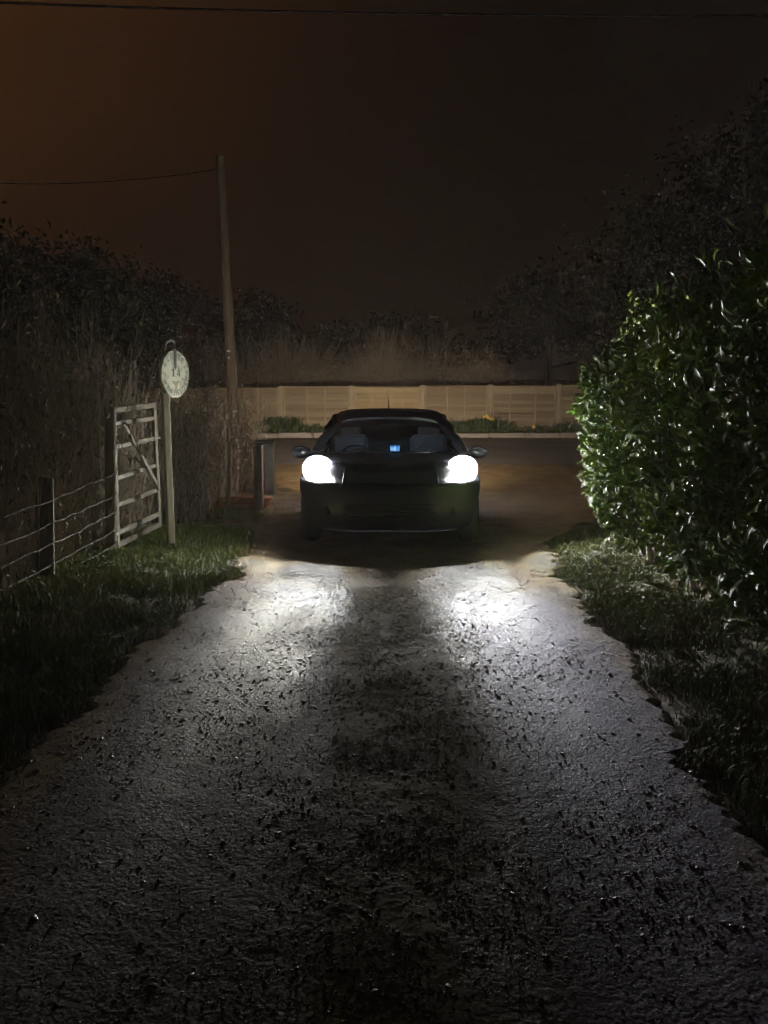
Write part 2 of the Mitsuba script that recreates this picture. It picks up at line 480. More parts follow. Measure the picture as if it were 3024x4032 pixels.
# ------------------------------------------------------------------ grass and moss
def grass(n, region, hmin, hmax, seed, dens=None, pal=None):
    r = np.random.default_rng(seed)
    x, y = region(r, n * 2)
    g = meshkit.fbm(np.stack([x * 2.6, y * 2.6, 0 * x + seed], -1), 3)
    keep = r.random(len(x)) < np.clip((g - 0.22) * 3.0, 0.25, 1)
    if dens is not None:
        keep &= r.random(len(x)) < dens(x, y)
    x, y, g = x[keep][:n], y[keep][:n], g[keep][:n]
    n = len(x)
    h = r.uniform(hmin, hmax, n) * (0.6 + 0.9 * g)
    a = r.uniform(0, 6.28, n)
    lean = np.stack([np.cos(a), np.sin(a), 0 * a], -1) * (h * r.uniform(0.2, 0.9, n))[:, None]
    w = r.uniform(0.0016, 0.0042, n)
    sd = np.stack([-np.sin(a), np.cos(a), 0 * a], -1) * w[:, None]
    P = np.stack([x, y, ground_fn(x, y) - 0.004], -1)
    M = P + lean * 0.35 + np.array([0, 0, 1]) * (h * 0.62)[:, None]
    E_ = P + lean + np.array([0, 0, 1]) * (h * 0.92)[:, None]
    v = np.stack([P - sd, P + sd, M - sd * 0.8, M + sd * 0.8, E_], 1)
    f = (np.array([[0, 1, 3], [0, 3, 2], [2, 3, 4]])[None] + (np.arange(n) * 5)[:, None, None]).reshape(-1, 3)
    pal = np.array(pal if pal is not None else [[0.036, 0.066, 0.012], [0.070, 0.098, 0.020], [0.115, 0.110, 0.036], [0.16, 0.13, 0.06]])
    idx = np.clip((g * 1.5 + r.normal(0, 0.25, n) - 0.1) * 2, 0, len(pal) - 1.001)
    i0 = idx.astype(int); t = (idx - i0)[:, None]
    col = pal[i0] * (1 - t) + pal[i0 + 1] * t
    col *= r.uniform(0.7, 1.25, (n, 1))
    return (v.reshape(-1, 3), f), np.repeat(col, 5, 0)


def left_verge(r, n):
    y = r.uniform(2.6, 9.6, n)
    u = r.random(n)
    w = -edge_half(y, -1)
    return w + 0.22 * r.random(n) ** 2 - u * (w + 0.22 + 2.75), y


def right_verge(r, n):
    y = r.uniform(2.4, 9.6, n)
    w = edge_half(y, 1)
    u = r.random(n) ** 1.15
    return w - 0.25 * r.random(n) ** 2 + u * (2.5 - w), y


def apron_left(r, n):
    y = r.uniform(10.4, 15.6, n)
    return r.uniform(-3.4, -1.15, n), y


def far_verge(r, n):
    return r.uniform(-7, 8, n), 21.75 + 1.2 * r.random(n)


parts = [grass(52000, left_verge, 0.03, 0.085, 1), grass(44000, right_verge, 0.015, 0.05, 2, pal=[[0.035, 0.055, 0.014], [0.06, 0.078, 0.022], [0.085, 0.09, 0.035], [0.13, 0.11, 0.055]])]
add('grass', cat([p[0] for p in parts]), 'grass_mat', color=np.vstack([p[1] for p in parts]))
tag('grass', 'short damp winter grass on the verges beside the drive', kind='stuff')
parts = [grass(9000, apron_left, 0.04, 0.11, 4), grass(9000, far_verge, 0.06, 0.22, 5)]
add('rough_grass', cat([p[0] for p in parts]), 'grass_mat', color=np.vstack([p[1] for p in parts]))
tag('rough_grass', 'rough grass by the lane and below the panel fence', kind='stuff')


# moss and weeds in the middle of the drive
def mid_strip(r, n):
    y = 1.7 + 6 * r.random(n)
    return 0.02 + 0.2 * r.normal(size=n), y


r = np.random.default_rng(8)
x, y = mid_strip(r, 14000)
g = meshkit.fbm(np.stack([x * 4, y * 3, 0 * x + 2], -1), 3)
k = g > 0.46
x, y, g = x[k], y[k], g[k]
n = len(x)
P = np.stack([x, y, drive_fn(x, y)], -1)
D = np.stack([r.normal(size=n), r.normal(size=n), r.uniform(0.1, 0.9, n)], -1)
N = np.stack([0.5 * r.normal(size=n), 0.5 * r.normal(size=n), np.ones(n)], -1)
m = leaf_mesh(P, D, N, r.uniform(0.006, 0.02, n), r.uniform(0.003, 0.008, n), SMALL_T, SMALL_F)
c = (np.array([0.022, 0.034, 0.010]) + r.random((n, 1)) * np.array([0.035, 0.034, 0.014]))
add('moss', m, 'dull_leaf_mat', color=rep_col(c, 5))
tag('moss', 'low moss and tiny weeds on the middle strip of the drive', kind='stuff')


# fallen leaves: dead laurel leaves under the hedge and on the verges
def litter(n, seed, fx, fy, lmin, lmax):
    r = np.random.default_rng(seed)
    x, y = fx(r, n), fy(r, n)
    P = np.stack([x, y, ground_fn(x, y) + 0.012 + 0.02 * r.random(n)], -1)
    a = r.uniform(0, 6.28, n)
    D = np.stack([np.cos(a), np.sin(a), r.normal(0, 0.45, n)], -1)
    N = np.stack([0.7 * r.normal(size=n), 0.7 * r.normal(size=n), np.ones(n)], -1)
    L = r.uniform(lmin, lmax, n)
    k = r.random((n, 1))
    c = np.where(k < 0.86, np.array([0.10, 0.066, 0.042]), np.array([0.24, 0.20, 0.16])) * r.uniform(0.6, 1.3, (n, 1))
    return leaf_mesh(P, D, N, L, L * r.uniform(0.3, 0.5, n), LEAF_T, LEAF_F), rep_col(c, 8)


a1 = litter(480, 11, lambda r, n: 1.6 + 1.0 * r.random(n), lambda r, n: 3.0 + 5.4 * r.random(n), 0.03, 0.10)
a2 = litter(300, 12, lambda r, n: -1.5 - 1.1 * r.random(n), lambda r, n: 3.5 + 5.0 * r.random(n), 0.02, 0.045)
add('leaf_litter', cat([a1[0], a2[0]]), 'dull_leaf_mat', color=np.vstack([a1[1], a2[1]]))
tag('leaf_litter', 'dead brown leaves lying under the hedge and on the verges', kind='stuff')

# a twig lying on the drive
p = at(2165, 2252, 6.9); q = at(2250, 2240, 7.05)
p[2] = gz(p[0], p[1]) + 0.016; q[2] = gz(q[0], q[1]) + 0.02
add('fallen_twig', tube([p, (p + q) / 2 + [0, 0.02, 0.012], q], [0.009, 0.008, 0.005], 6), 'stake_mat', smooth=60)
tag('fallen_twig', 'thin pale broken twig lying on the gravel near the hedge', 'twig')

# ------------------------------------------------------------------ panel fence across the lane
FY = 23.0
px_posts = [-4.75, -2.83, -0.88, 1.06, 2.92, 4.79, 6.70]
top_z = lambda x: 1.335 + 0.008 * x


def fence_base(x):
    return gz(x, FY) - 0.02


allx = [-8.6, -6.68] + px_posts + [8.6]
for k, x in enumerate(allx):
    b = fence_base(x)
    h = top_z(x) + 0.07 - b
    add(part('panel_fence__post'), box((x, FY - 0.012, b + h / 2), (0.118, 0.105, h), bev=0.008, ry=0.004 * rng.normal()), 'fence_post_mat')
for k, (xa, xb) in enumerate(zip(allx[:-1], allx[1:])):
    pn = part('panel_fence__panel')
    xa, xb = xa + 0.055, xb - 0.055
    b, t = fence_base((xa + xb) / 2) + 0.05, top_z((xa + xb) / 2) + 0.012 * rng.normal()
    m_id = 2 if abs((xa + xb) / 2 - 0.09) < 0.3 else int(rng.integers(0, 2))
    n = 13
    hh = (t - b) / n
    for s in range(n):
        z = b + (s + 0.5) * hh
        # feather-edged slats lap over each other: each leans out at the bottom and waves a little
        seg = 10
        xs_ = np.linspace(xa, xb, seg + 1)
        wob = 0.008 * np.cumsum(rng.normal(size=seg + 1)) * 0.35
        wob2 = 0.008 * rng.normal() + 0.004 * np.sin(xs_ * 3 + rng.uniform(0, 6))
        lo = np.stack([xs_, np.full(seg + 1, FY - 0.030), z - hh * 0.66 + wob * 0.8 + wob2], -1)
        hi = np.stack([xs_, np.full(seg + 1, FY - 0.004), z + hh * 0.55 + wob2], -1)
        lob = lo + [0, 0.012, 0]; hib = hi + [0, 0.006, 0]
        v = np.stack([lo, hi, hib, lob], 1).reshape(-1, 3)
        fs = []
        for q in range(seg):
            for e in range(4):
                A, B = q * 4 + e, q * 4 + (e + 1) % 4
                fs += [[A, A + 4, B + 4], [A, B + 4, B]]
        e0 = 4 * seg
        fs += [[0, 1, 2], [0, 2, 3], [e0, e0 + 2, e0 + 1], [e0, e0 + 3, e0 + 2]]
        add(part(pn + '__slat'), (v, np.array(fs)), f'slat_mat_{(3 + int(rng.random() < 0.7)) if m_id == 2 else int(rng.integers(0, 3))}')
    for fr in ((0.02, 0.28, 0.68, 0.98), (0.02, 0.36, 0.63, 0.98), (0.02, 0.27, 0.52, 0.75, 0.98))[(2 if m_id == 2 else k % 2)]:
        x = xa + fr * (xb - xa)
        add(part(pn + '__batten'), box((x, FY - 0.035, (b + t) / 2 + 0.01), (0.036, 0.022, t - b), bev=0.003, ry=0.006 * rng.normal()), 'batten_mat')
    add(part(pn + '__cap'), box(((xa + xb) / 2, FY - 0.008, t + 0.02), (xb - xa - 0.01, 0.05, 0.022), bev=0.003), 'batten_mat')
    if m_id == 2:
        tag(pn, 'newer yellower panel in the middle of the fence')
tag('panel_fence', 'long low timber panel fence of lapped slats across the lane', 'fence')


# ------------------------------------------------------------------ plants below the fence
def clump_plant(name, x, y, n, L, W, pal, label, cat_='plant', flowers=None, up=0.9, group=None, spread=0.1):
    r = np.random.default_rng(int(abs(x) * 1000 + y * 10))
    key = numbered(name)
    z = gz(x, y)
    P = np.stack([x + spread * r.normal(size=n), y + spread * r.normal(size=n), np.full(n, z)], -1)
    D = np.stack([0.55 * r.normal(size=n), 0.4 * r.normal(size=n), up + 0.3 * r.random(n)], -1)
    N = np.stack([r.normal(size=n), r.normal(size=n), 0.4 * r.normal(size=n)], -1)
    c = np.array(pal)[r.integers(0, len(pal), n)] * r.uniform(0.7, 1.3, (n, 1))
    add(key + '__foliage', leaf_mesh(P, D, N, L * r.uniform(0.5, 1.1, n), W, LEAF_T, LEAF_F), 'dull_leaf_mat', color=rep_col(c, 8))
    if flowers:
        for (fx, fz, rad, colr) in flowers:
            F_ = np.array([x + fx, y - 0.12, z + fz])
            cols, ms = [], []
            for pnum in range(6):
                a = pnum * 1.047
                dd = np.array([[math.cos(a), -0.25, math.sin(a)]])
                ms.append(leaf_mesh(F_[None], dd, np.array([[0.01, -1.0, 0.02]]), rad, rad * 0.7, LEAF_T, LEAF_F))
                cols.append(np.tile(np.array(colr), (8, 1)))
            cup = trimesh.creation.cylinder(radius=rad * 0.35, height=rad * 0.6, sections=8)
            cup.apply_transform(trimesh.transformations.rotation_matrix(math.pi / 2, [1, 0, 0]))
            cup.apply_translation(F_ - [0, rad * 0.3, 0])
            ms.append((np.asarray(cup.vertices), np.asarray(cup.faces))); cols.append(np.tile(np.array(colr), (len(cup.vertices), 1)))
            fk = part(key + '__flower')
            add(fk, cat(ms), 'dull_leaf_mat', color=np.vstack(cols))
            base = np.array([x + fx * 0.5, y, z])
            add(part(key + '__stalk'), tube([base, (base + F_) / 2 + [0, 0.02, 0.02], F_ + [0, 0.01, 0]], 0.006, 4), 'moss_stalk_mat')
    tag(key, label, cat_, group)


mat('moss_stalk_mat', base_color=(0.06, 0.09, 0.03), roughness=0.6)
GR = [(0.03, 0.06, 0.02), (0.05, 0.085, 0.03), (0.07, 0.09, 0.04)]
YL, WH = (0.72, 0.50, 0.12), (0.62, 0.60, 0.42)
clump_plant('daffodil_clump', 2.78, 22.45, 190, 0.42, 0.05, GR, 'clump of green leaves with a cluster of yellow flowers at the fence foot', 'flowers',
            flowers=[(-0.10, 0.42, 0.05, YL), (0.0, 0.40, 0.05, YL), (0.06, 0.37, 0.05, YL), (-0.02, 0.45, 0.05, YL), (0.14, 0.36, 0.05, YL)], spread=0.24)
clump_plant('daffodil_clump', 4.02, 22.35, 50, 0.22, 0.03, GR, 'single pale yellow flower low by the kerb', 'flowers', flowers=[(-0.02, 0.16, 0.055, YL)])
clump_plant('daffodil_clump', 4.95, 22.4, 90, 0.30, 0.03, GR, 'two whitish flowers low at the foot of the fence near the hedge', 'flowers',
            flowers=[(-0.14, 0.14, 0.05, WH), (0.03, 0.17, 0.055, WH)], spread=0.16)
for (x, n, L, s, lab) in [(-2.75, 170, 0.45, 0.26, 'leafy weed growing up against the first fence post right of the pole'), (-1.9, 90, 0.25, 0.3, 'low weed at the fence foot left of the car'),
                          (-3.7, 120, 0.30, 0.28, 'low dark weed at the foot of the fence beside the pole'), (2.25, 120, 0.36, 0.25, 'leafy weed beside the yellow flowers, nearer the car')]:
    clump_plant('verge_weed', x, 22.5, n, L, 0.05, GR, lab, 'weed', group='weeds along the fence foot', spread=s)


# ------------------------------------------------------------------ bushes and trees behind
def twig_bush(name, cx, cy, rx, ry, h, n, seed, label, category='bush', leafcol=None, nleaf=0, group=None, trunk=False, base=None):
    r = np.random.default_rng(seed)
    key = numbered(name)
    z0 = (gz(cx, cy) if base is None else base)
    a, rad = r.uniform(0, 6.28, n), np.sqrt(r.random(n))
    bx, by = cx + rx * 0.8 * rad * np.cos(a), cy + ry * 0.8 * rad * np.sin(a)
    dome = np.sqrt(np.clip(1 - (rad * 0.85) ** 2, 0.1, 1)) * (0.6 + 0.75 * meshkit.noise(np.stack([bx * 1.1, by * 1.1, 0 * bx + seed], -1)))
    hh = h * dome * r.uniform(0.55, 1.0, n)
    s0 = r.uniform(0.0, 0.65, n)
    lean = np.stack([(bx - cx) * 0.35 + 0.28 * r.normal(size=n), (by - cy) * 0.2 + 0.2 * r.normal(size=n)], -1)
    P = []
    for t in (0.0, 0.4, 0.75, 1.0):
        zz = hh * (s0 + (1 - s0) * t)
        P.append(np.stack([bx + lean[:, 0] * (t * 0.7 + t * t * 0.4) + 0.06 * r.normal(size=n) * t, by + lean[:, 1] * t, z0 + zz], -1))
    P = np.stack(P, 1)
    R = np.array([0.010, 0.008, 0.006, 0.003])[None] * r.uniform(0.6, 1.5, (n, 1))
    add(key + '__twigs', many_tubes(P, R, 3), 'stem_mat')
    tag(key + '__twigs', kind='stuff')
    if nleaf:
        i = r.integers(0, n, nleaf); t = r.uniform(0, 3, nleaf); ti = t.astype(int).clip(0, 2); tf = (t - ti)[:, None]
        Q = P[i, ti] * (1 - tf) + P[i, ti + 1] * tf + 0.05 * r.normal(size=(nleaf, 3))
        D = r.normal(size=(nleaf, 3)) + [0, 0, 0.3]; N = r.normal(size=(nleaf, 3)) + [0, -0.4, 0.4]
        c = np.array(leafcol)[r.integers(0, len(leafcol), nleaf)] * r.uniform(0.6, 1.4, (nleaf, 1))
        add(key + '__leaves', leaf_mesh(Q, D, N, r.uniform(0.04, 0.10, nleaf), r.uniform(0.02, 0.05, nleaf), SMALL_T, SMALL_F), 'dull_leaf_mat', color=rep_col(c, 5))
        tag(key + '__leaves', kind='stuff')
    tag(key, label, category, group)
    return key


BR = [(0.09, 0.065, 0.04), (0.06, 0.05, 0.03), (0.05, 0.055, 0.025)]
DG = [(0.03, 0.04, 0.018), (0.045, 0.055, 0.025), (0.06, 0.06, 0.035)]
twig_bush('garden_bush', -3.1, 25.2, 2.3, 1.1, 2.7, 900, 31, 'dark leafy bush behind the fence just right of the pole', leafcol=DG, nleaf=5200, group='bushes behind the fence')
twig_bush('garden_bush', 0.1, 25.4, 2.1, 1.1, 2.6, 1300, 32, 'broad twiggy brown bush behind the middle of the fence', leafcol=BR, nleaf=3800, group='bushes behind the fence')
twig_bush('garden_bush', 3.0, 25.0, 1.7, 1.0, 2.2, 1100, 33, 'round bare twiggy bush behind the fence right of centre', leafcol=BR, nleaf=2600, group='bushes behind the fence')
twig_bush('garden_bush', 5.6, 26.0, 1.5, 1.0, 2.1, 60, 34, 'sparse bush of a few bare branches behind the fence near the hedge', leafcol=BR, nleaf=120, group='bushes behind the fence')
twig_bush('garden_bush', 1.5, 27.0, 2.2, 1.2, 3.0, 500, 35, 'taller dim bush standing back between two brown bushes', leafcol=DG, nleaf=2600, group='bushes behind the fence')
twig_bush('garden_bush', -6.6, 26.4, 2.4, 1.2, 3.2, 600, 36, 'dark bush behind the fence left of the pole', leafcol=DG, nleaf=3400, group='bushes behind the fence')


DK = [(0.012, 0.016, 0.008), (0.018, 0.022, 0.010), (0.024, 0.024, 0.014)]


def tree(name, cx, cy, h, clumps, leaf, nleaf, seed, label, category='tree', cols=DK, group=None, bare=0, trunk_r=0.16):
    """clumps: list of (dx, dy, z, rx, rz)."""
    r = np.random.default_rng(seed)
    key = numbered(name)
    z0 = gz(cx, cy) if abs(cx) < 300 else 0
    tip = np.array([cx + 0.2 * r.normal(), cy, z0 + h * 0.82])
    path = [np.array([cx, cy, z0 - 0.1]), np.array([cx + 0.1, cy, z0 + h * 0.3]), np.array([cx - 0.1 + 0.1 * r.normal(), cy, z0 + h * 0.6]), tip]
    add(key + '__trunk', tube(path, [trunk_r, trunk_r * 0.8, trunk_r * 0.5, 0.03], 8), 'bark_mat', smooth=60)
    P_, Q, Nn = [], [], []
    vol = np.array([c[3] ** 2 * c[4] for c in clumps]); vol = vol / vol.sum()
    for c, w in zip(clumps, vol):
        ctr = np.array([cx + c[0], cy + c[1], c[2]])
        st = path[1] + (tip - path[1]) * np.clip((c[2] - c[4] - path[1][2]) / max(tip[2] - path[1][2], 0.1), 0, 0.95)
        add(part(key + '__limb'), tube([st, (st + ctr) / 2 + 0.2 * r.normal(size=3), ctr + [0, 0, c[4] * 0.3]], [trunk_r * 0.4, trunk_r * 0.25, 0.02], 5), 'bark_mat')
        nl = int(nleaf * w) + 20
        sub = r.normal(size=(max(8, nl // 60), 3)); sub = norm(sub) * r.uniform(0.45, 1.0, (len(sub), 1))
        i = r.integers(0, len(sub), nl)
        pts = sub[i] + 0.20 * r.normal(size=(nl, 3))
        P_.append(ctr + pts * [c[3], c[3] * 0.8, c[4]])
        Nn.append(norm(sub[i] + 0.6 * r.normal(size=(nl, 3))))
    P, N = np.vstack(P_), np.vstack(Nn)
    n = len(P)
    D = r.normal(size=(n, 3)) + [0, 0, -0.2]
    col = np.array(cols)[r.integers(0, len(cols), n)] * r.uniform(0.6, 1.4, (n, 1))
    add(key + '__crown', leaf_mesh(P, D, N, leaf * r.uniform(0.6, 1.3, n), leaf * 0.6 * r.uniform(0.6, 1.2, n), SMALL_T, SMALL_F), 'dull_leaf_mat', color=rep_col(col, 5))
    tag(key + '__crown', kind='stuff')
    tag(key, label, category, group)


# the tall dark tree on the right, behind the hedge
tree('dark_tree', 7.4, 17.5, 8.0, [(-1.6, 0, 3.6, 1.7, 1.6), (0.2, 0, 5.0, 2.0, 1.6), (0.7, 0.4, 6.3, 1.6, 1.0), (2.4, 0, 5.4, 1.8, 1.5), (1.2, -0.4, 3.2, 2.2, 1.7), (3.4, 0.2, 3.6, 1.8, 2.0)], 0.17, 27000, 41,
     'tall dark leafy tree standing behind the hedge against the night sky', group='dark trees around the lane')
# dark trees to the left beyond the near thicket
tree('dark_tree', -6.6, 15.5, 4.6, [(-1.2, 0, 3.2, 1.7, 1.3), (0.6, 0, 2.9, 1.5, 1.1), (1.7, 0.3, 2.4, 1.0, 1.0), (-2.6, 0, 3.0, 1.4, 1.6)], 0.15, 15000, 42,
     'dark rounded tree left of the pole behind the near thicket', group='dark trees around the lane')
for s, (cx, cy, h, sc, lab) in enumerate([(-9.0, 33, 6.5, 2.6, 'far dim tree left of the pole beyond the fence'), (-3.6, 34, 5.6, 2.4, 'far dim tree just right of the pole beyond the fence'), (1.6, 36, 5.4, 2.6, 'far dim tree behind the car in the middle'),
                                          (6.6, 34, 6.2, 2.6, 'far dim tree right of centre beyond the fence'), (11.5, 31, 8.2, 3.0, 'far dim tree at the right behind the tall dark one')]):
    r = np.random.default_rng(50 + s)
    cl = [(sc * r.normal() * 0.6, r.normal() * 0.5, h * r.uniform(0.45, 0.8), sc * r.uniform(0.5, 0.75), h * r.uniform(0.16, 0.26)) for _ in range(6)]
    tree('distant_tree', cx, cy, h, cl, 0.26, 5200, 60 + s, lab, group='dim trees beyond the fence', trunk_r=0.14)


# ------------------------------------------------------------------ utility pole and cables
pb = np.array([at(925, 1740, 19.6)[0], 19.6, gz(-3.5, 19.6) - 0.2])
pt = at(868, 618, 19.2)
add('utility_pole__shaft', tube([pb, pb * 0.5 + pt * 0.5, pt, pt + [0, 0, 0.06]], [0.135, 0.12, 0.102, 0.03], 16), 'pole_mat', smooth=50)
axis = pt - pb


def on_pole(t, off=(0, 0, 0)):
    return pb + axis * t + np.array(off, float)


g0, g1 = 0.03, 0.335
pts = [on_pole(t, (0.115, -0.075, 0)) for t in np.linspace(g0, g1, 6)]
add('utility_pole__cable_guard', tube(pts, 0.03, 8), 'pole_mat', smooth=60)
tz = lambda py: (at(890, py, 19.4)[2] - pb[2]) / axis[2]
add('utility_pole__number_plate', box(on_pole(tz(1382), (-0.015, -0.135, 0)), (0.085, 0.01, 0.035), bev=0.002), 'plate_mat')
add('utility_pole__disc_plate', trimesh.creation.icosphere(subdivisions=2, radius=0.03).apply_transform(np.diag([1, 0.3, 1, 1])).apply_translation(on_pole(tz(1410), (-0.015, -0.135, 0))), 'plate_mat')
tag('utility_pole', 'tall brown wooden pole in front of the panel fence', 'utility pole')
c0, c1 = at(-500, 4, 13.0), at(3500, 72, 13.0)
sag = [c0 + (c1 - c0) * t + [0, 0, -0.10 * 4 * t * (1 - t) + 0.05] for t in np.linspace(-0.6, 1.6, 23)]
add('overhead_cable', tube(sag, 0.017, 6), 'cable_mat', smooth=True)
tag('overhead_cable', 'black cable crossing the sky along the top of the view', 'cable', 'overhead cables')
c1 = at(-400, 690, 20.5); c0 = pt - [0, 0, 0.25]
add('overhead_cable_001', tube([c0 + (c1 - c0) * t + [0, 0, -0.25 * 4 * t * (1 - t)] for t in np.linspace(0, 1.5, 14)], 0.012, 6), 'cable_mat', smooth=True)
tag('overhead_cable_001', 'faint cable running left from the top of the wooden pole', 'cable', 'overhead cables')

# ------------------------------------------------------------------ the car
CAR_Y = 7.93
ca = math.atan2(0.12, 3.3)


def car_m(m):
    """Car coordinates (x across, y from nose to tail, z up from its tyres) to the world."""
    v, f = (np.asarray(m.vertices), np.asarray(m.faces)) if hasattr(m, 'vertices') else (np.asarray(m[0], float), np.asarray(m[1]))
    c, s = math.cos(ca), math.sin(ca)
    y, z = v[:, 1], v[:, 2]
    zz = z * c - y * s
    yy_ = y * c + z * s * 0.3
    return np.stack([v[:, 0] * 1.055 + 0.062, yy_ + CAR_Y, zz - 0.068], -1), f


def car(key, m, bsdf, smooth=False, **kw):
    scene[key] = mikit.ply(car_m(m), bsdf, smooth=smooth, **kw)


CL = 3.55


def contour(yf, yr, w, rf, rr, n=14):
    pts = []
    for (cx, cy, r_, a0) in ((w - rr, yr - rr, rr, 0), (-(w - rr), yr - rr, rr, 90), (-(w - rf), yf + rf, rf, 180), (w - rf, yf + rf, rf, 270)):
        for k in range(n):
            a = math.radians(a0 + 90 * k / (n - 1))
            pts.append((cx + r_ * math.cos(a), cy + r_ * math.sin(a)))
    return np.array(pts)


LEV = [  # z, front, rear, half width, front corner radius, rear corner radius
    (0.17, 0.14, CL - 0.20, 0.74, 0.40, 0.30), (0.20, 0.04, CL - 0.10, 0.82, 0.48, 0.34), (0.27, -0.07, CL - 0.04, 0.855, 0.55, 0.36), (0.42, -0.12, CL, 0.872, 0.58, 0.36),
    (0.56, -0.125, CL + 0.02, 0.882, 0.60, 0.36), (0.635, -0.115, CL + 0.02, 0.882, 0.60, 0.36), (0.665, -0.085, CL, 0.88, 0.60, 0.36), (0.685, -0.02, CL - 0.03, 0.875, 0.62, 0.36), (0.70, 0.05, CL - 0.04, 0.872, 0.66, 0.36),
    (0.78, 0.085, CL - 0.06, 0.868, 0.70, 0.36), (0.835, 0.13, CL - 0.08, 0.855, 0.72, 0.36), (0.865, 0.22, CL - 0.10, 0.84, 0.74, 0.36), (0.885, 0.42, CL - 0.12, 0.825, 0.70, 0.36), (0.90, 0.68, CL - 0.16, 0.80, 0.62, 0.36), (0.908, 0.92, CL - 0.22, 0.77, 0.50, 0.36)]
rings = []
for z, yf, yr, w, rf, rr in LEV:
    c = contour(yf, yr, w, rf, rr)
    # bow the front a little so that it is not a flat wall
    bow = 0.07 * (np.clip(np.abs(c[:, 0]) / 0.85, 0, 1) ** 2) * (c[:, 1] < 1.0)
    rings.append(np.column_stack([c[:, 0], c[:, 1] + bow, np.full(len(c), z)]))
nv = len(rings[0])
V = np.vstack(rings + [[[0, 1.6, LEV[0][0]]], [[0, 1.8, LEV[-1][0] + 0.004]]])
Fb = []
for a in range(len(rings) - 1):
    for k in range(nv):
        k2 = (k + 1) % nv
        Fb += [[a * nv + k, a * nv + k2, (a + 1) * nv + k2], [a * nv + k, (a + 1) * nv + k2, (a + 1) * nv + k]]
b0, t0 = len(V) - 2, len(V) - 1
for k in range(nv):
    k2 = (k + 1) % nv
    Fb += [[b0, k2, k], [t0, (len(rings) - 1) * nv + k, (len(rings) - 1) * nv + k2]]
body = m3.Manifold(m3.Mesh(np.asarray(V, np.float32), np.asarray(Fb, np.uint32)))
if body.volume() < 0:
    body = m3.Manifold(m3.Mesh(np.asarray(V, np.float32), np.asarray(np.array(Fb)[:, ::-1], np.uint32)))
WF, WR, WRAD = 0.62, CL - 0.62, 0.30
for yw in (WF, WR):
    cyl = m3.Manifold.cylinder(2.4, 0.345, 0.345, 40, True).rotate((0, 90, 0)).translate((0, yw, 0.29))
    keep = m3.Manifold.cube((1.16, 1.2, 1.2), True).translate((0, yw, 0.4))
    body = body - (cyl - keep)
body = body - m3.Manifold.cube((1.36, 2.0, 0.8), True).translate((0, 2.02, 0.80))


def man(m):
    q = m.to_mesh()
    return np.asarray(q.vert_properties)[:, :3].astype(float), np.asarray(q.tri_verts).astype(int)


car('parked_car__body', man(body), 'paint_mat', smooth=35)
# roof: a domed shell whose front edge is the windscreen header
ROOF = [(1.62, 0.560, 1.285), (1.80, 0.60, 1.340), (2.1, 0.625, 1.385), (2.5, 0.62, 1.385), (2.9, 0.60, 1.33), (3.12, 0.585, 1.275)]


def roof_shell(th):
    nu = 17
    P = []
    for (y_, w, z_) in ROOF:
        u = np.linspace(-1, 1, nu)
        x_ = w * np.sign(u) * (np.abs(u) ** 0.8)
        P.append(np.column_stack([x_, np.full(nu, y_) + 0.05 * u ** 2, z_ - 0.035 * np.abs(u) ** 2.2 - 0.055 * np.abs(u) ** 9 - th]))
    return np.array(P)


A_, B_ = roof_shell(0.0), roof_shell(0.035)
ns, nu = A_.shape[:2]
V = np.vstack([A_.reshape(-1, 3), B_.reshape(-1, 3)])
Fr = []
o = ns * nu
for s in range(ns - 1):
    for u in range(nu - 1):
        q = [s * nu + u, s * nu + u + 1, (s + 1) * nu + u + 1, (s + 1) * nu + u]
        Fr += [[q[0], q[1], q[2]], [q[0], q[2], q[3]], [o + q[0], o + q[2], o + q[1]], [o + q[0], o + q[3], o + q[2]]]
for s in range(ns - 1):
    for u in (0, nu - 1):
        a, b = s * nu + u, (s + 1) * nu + u
        Fr += [[a, b, o + b], [a, o + b, o + a]]
for u in range(nu - 1):
    for s in (0, ns - 1):
        a, b = s * nu + u, s * nu + u + 1
        Fr += [[a, b, o + b], [a, o + b, o + a]]
car('parked_car__roof', (V, np.array(Fr)), 'paint_mat', smooth=40)
car('parked_car__aerial', tube([(0.0, 2.85, 1.33), (0.0, 2.89, 1.40), (0.0, 2.97, 1.50)], [0.012, 0.007, 0.005], 6), 'trim_mat')
edge_l = A_[:, 0]; edge_r = A_[:, -1]
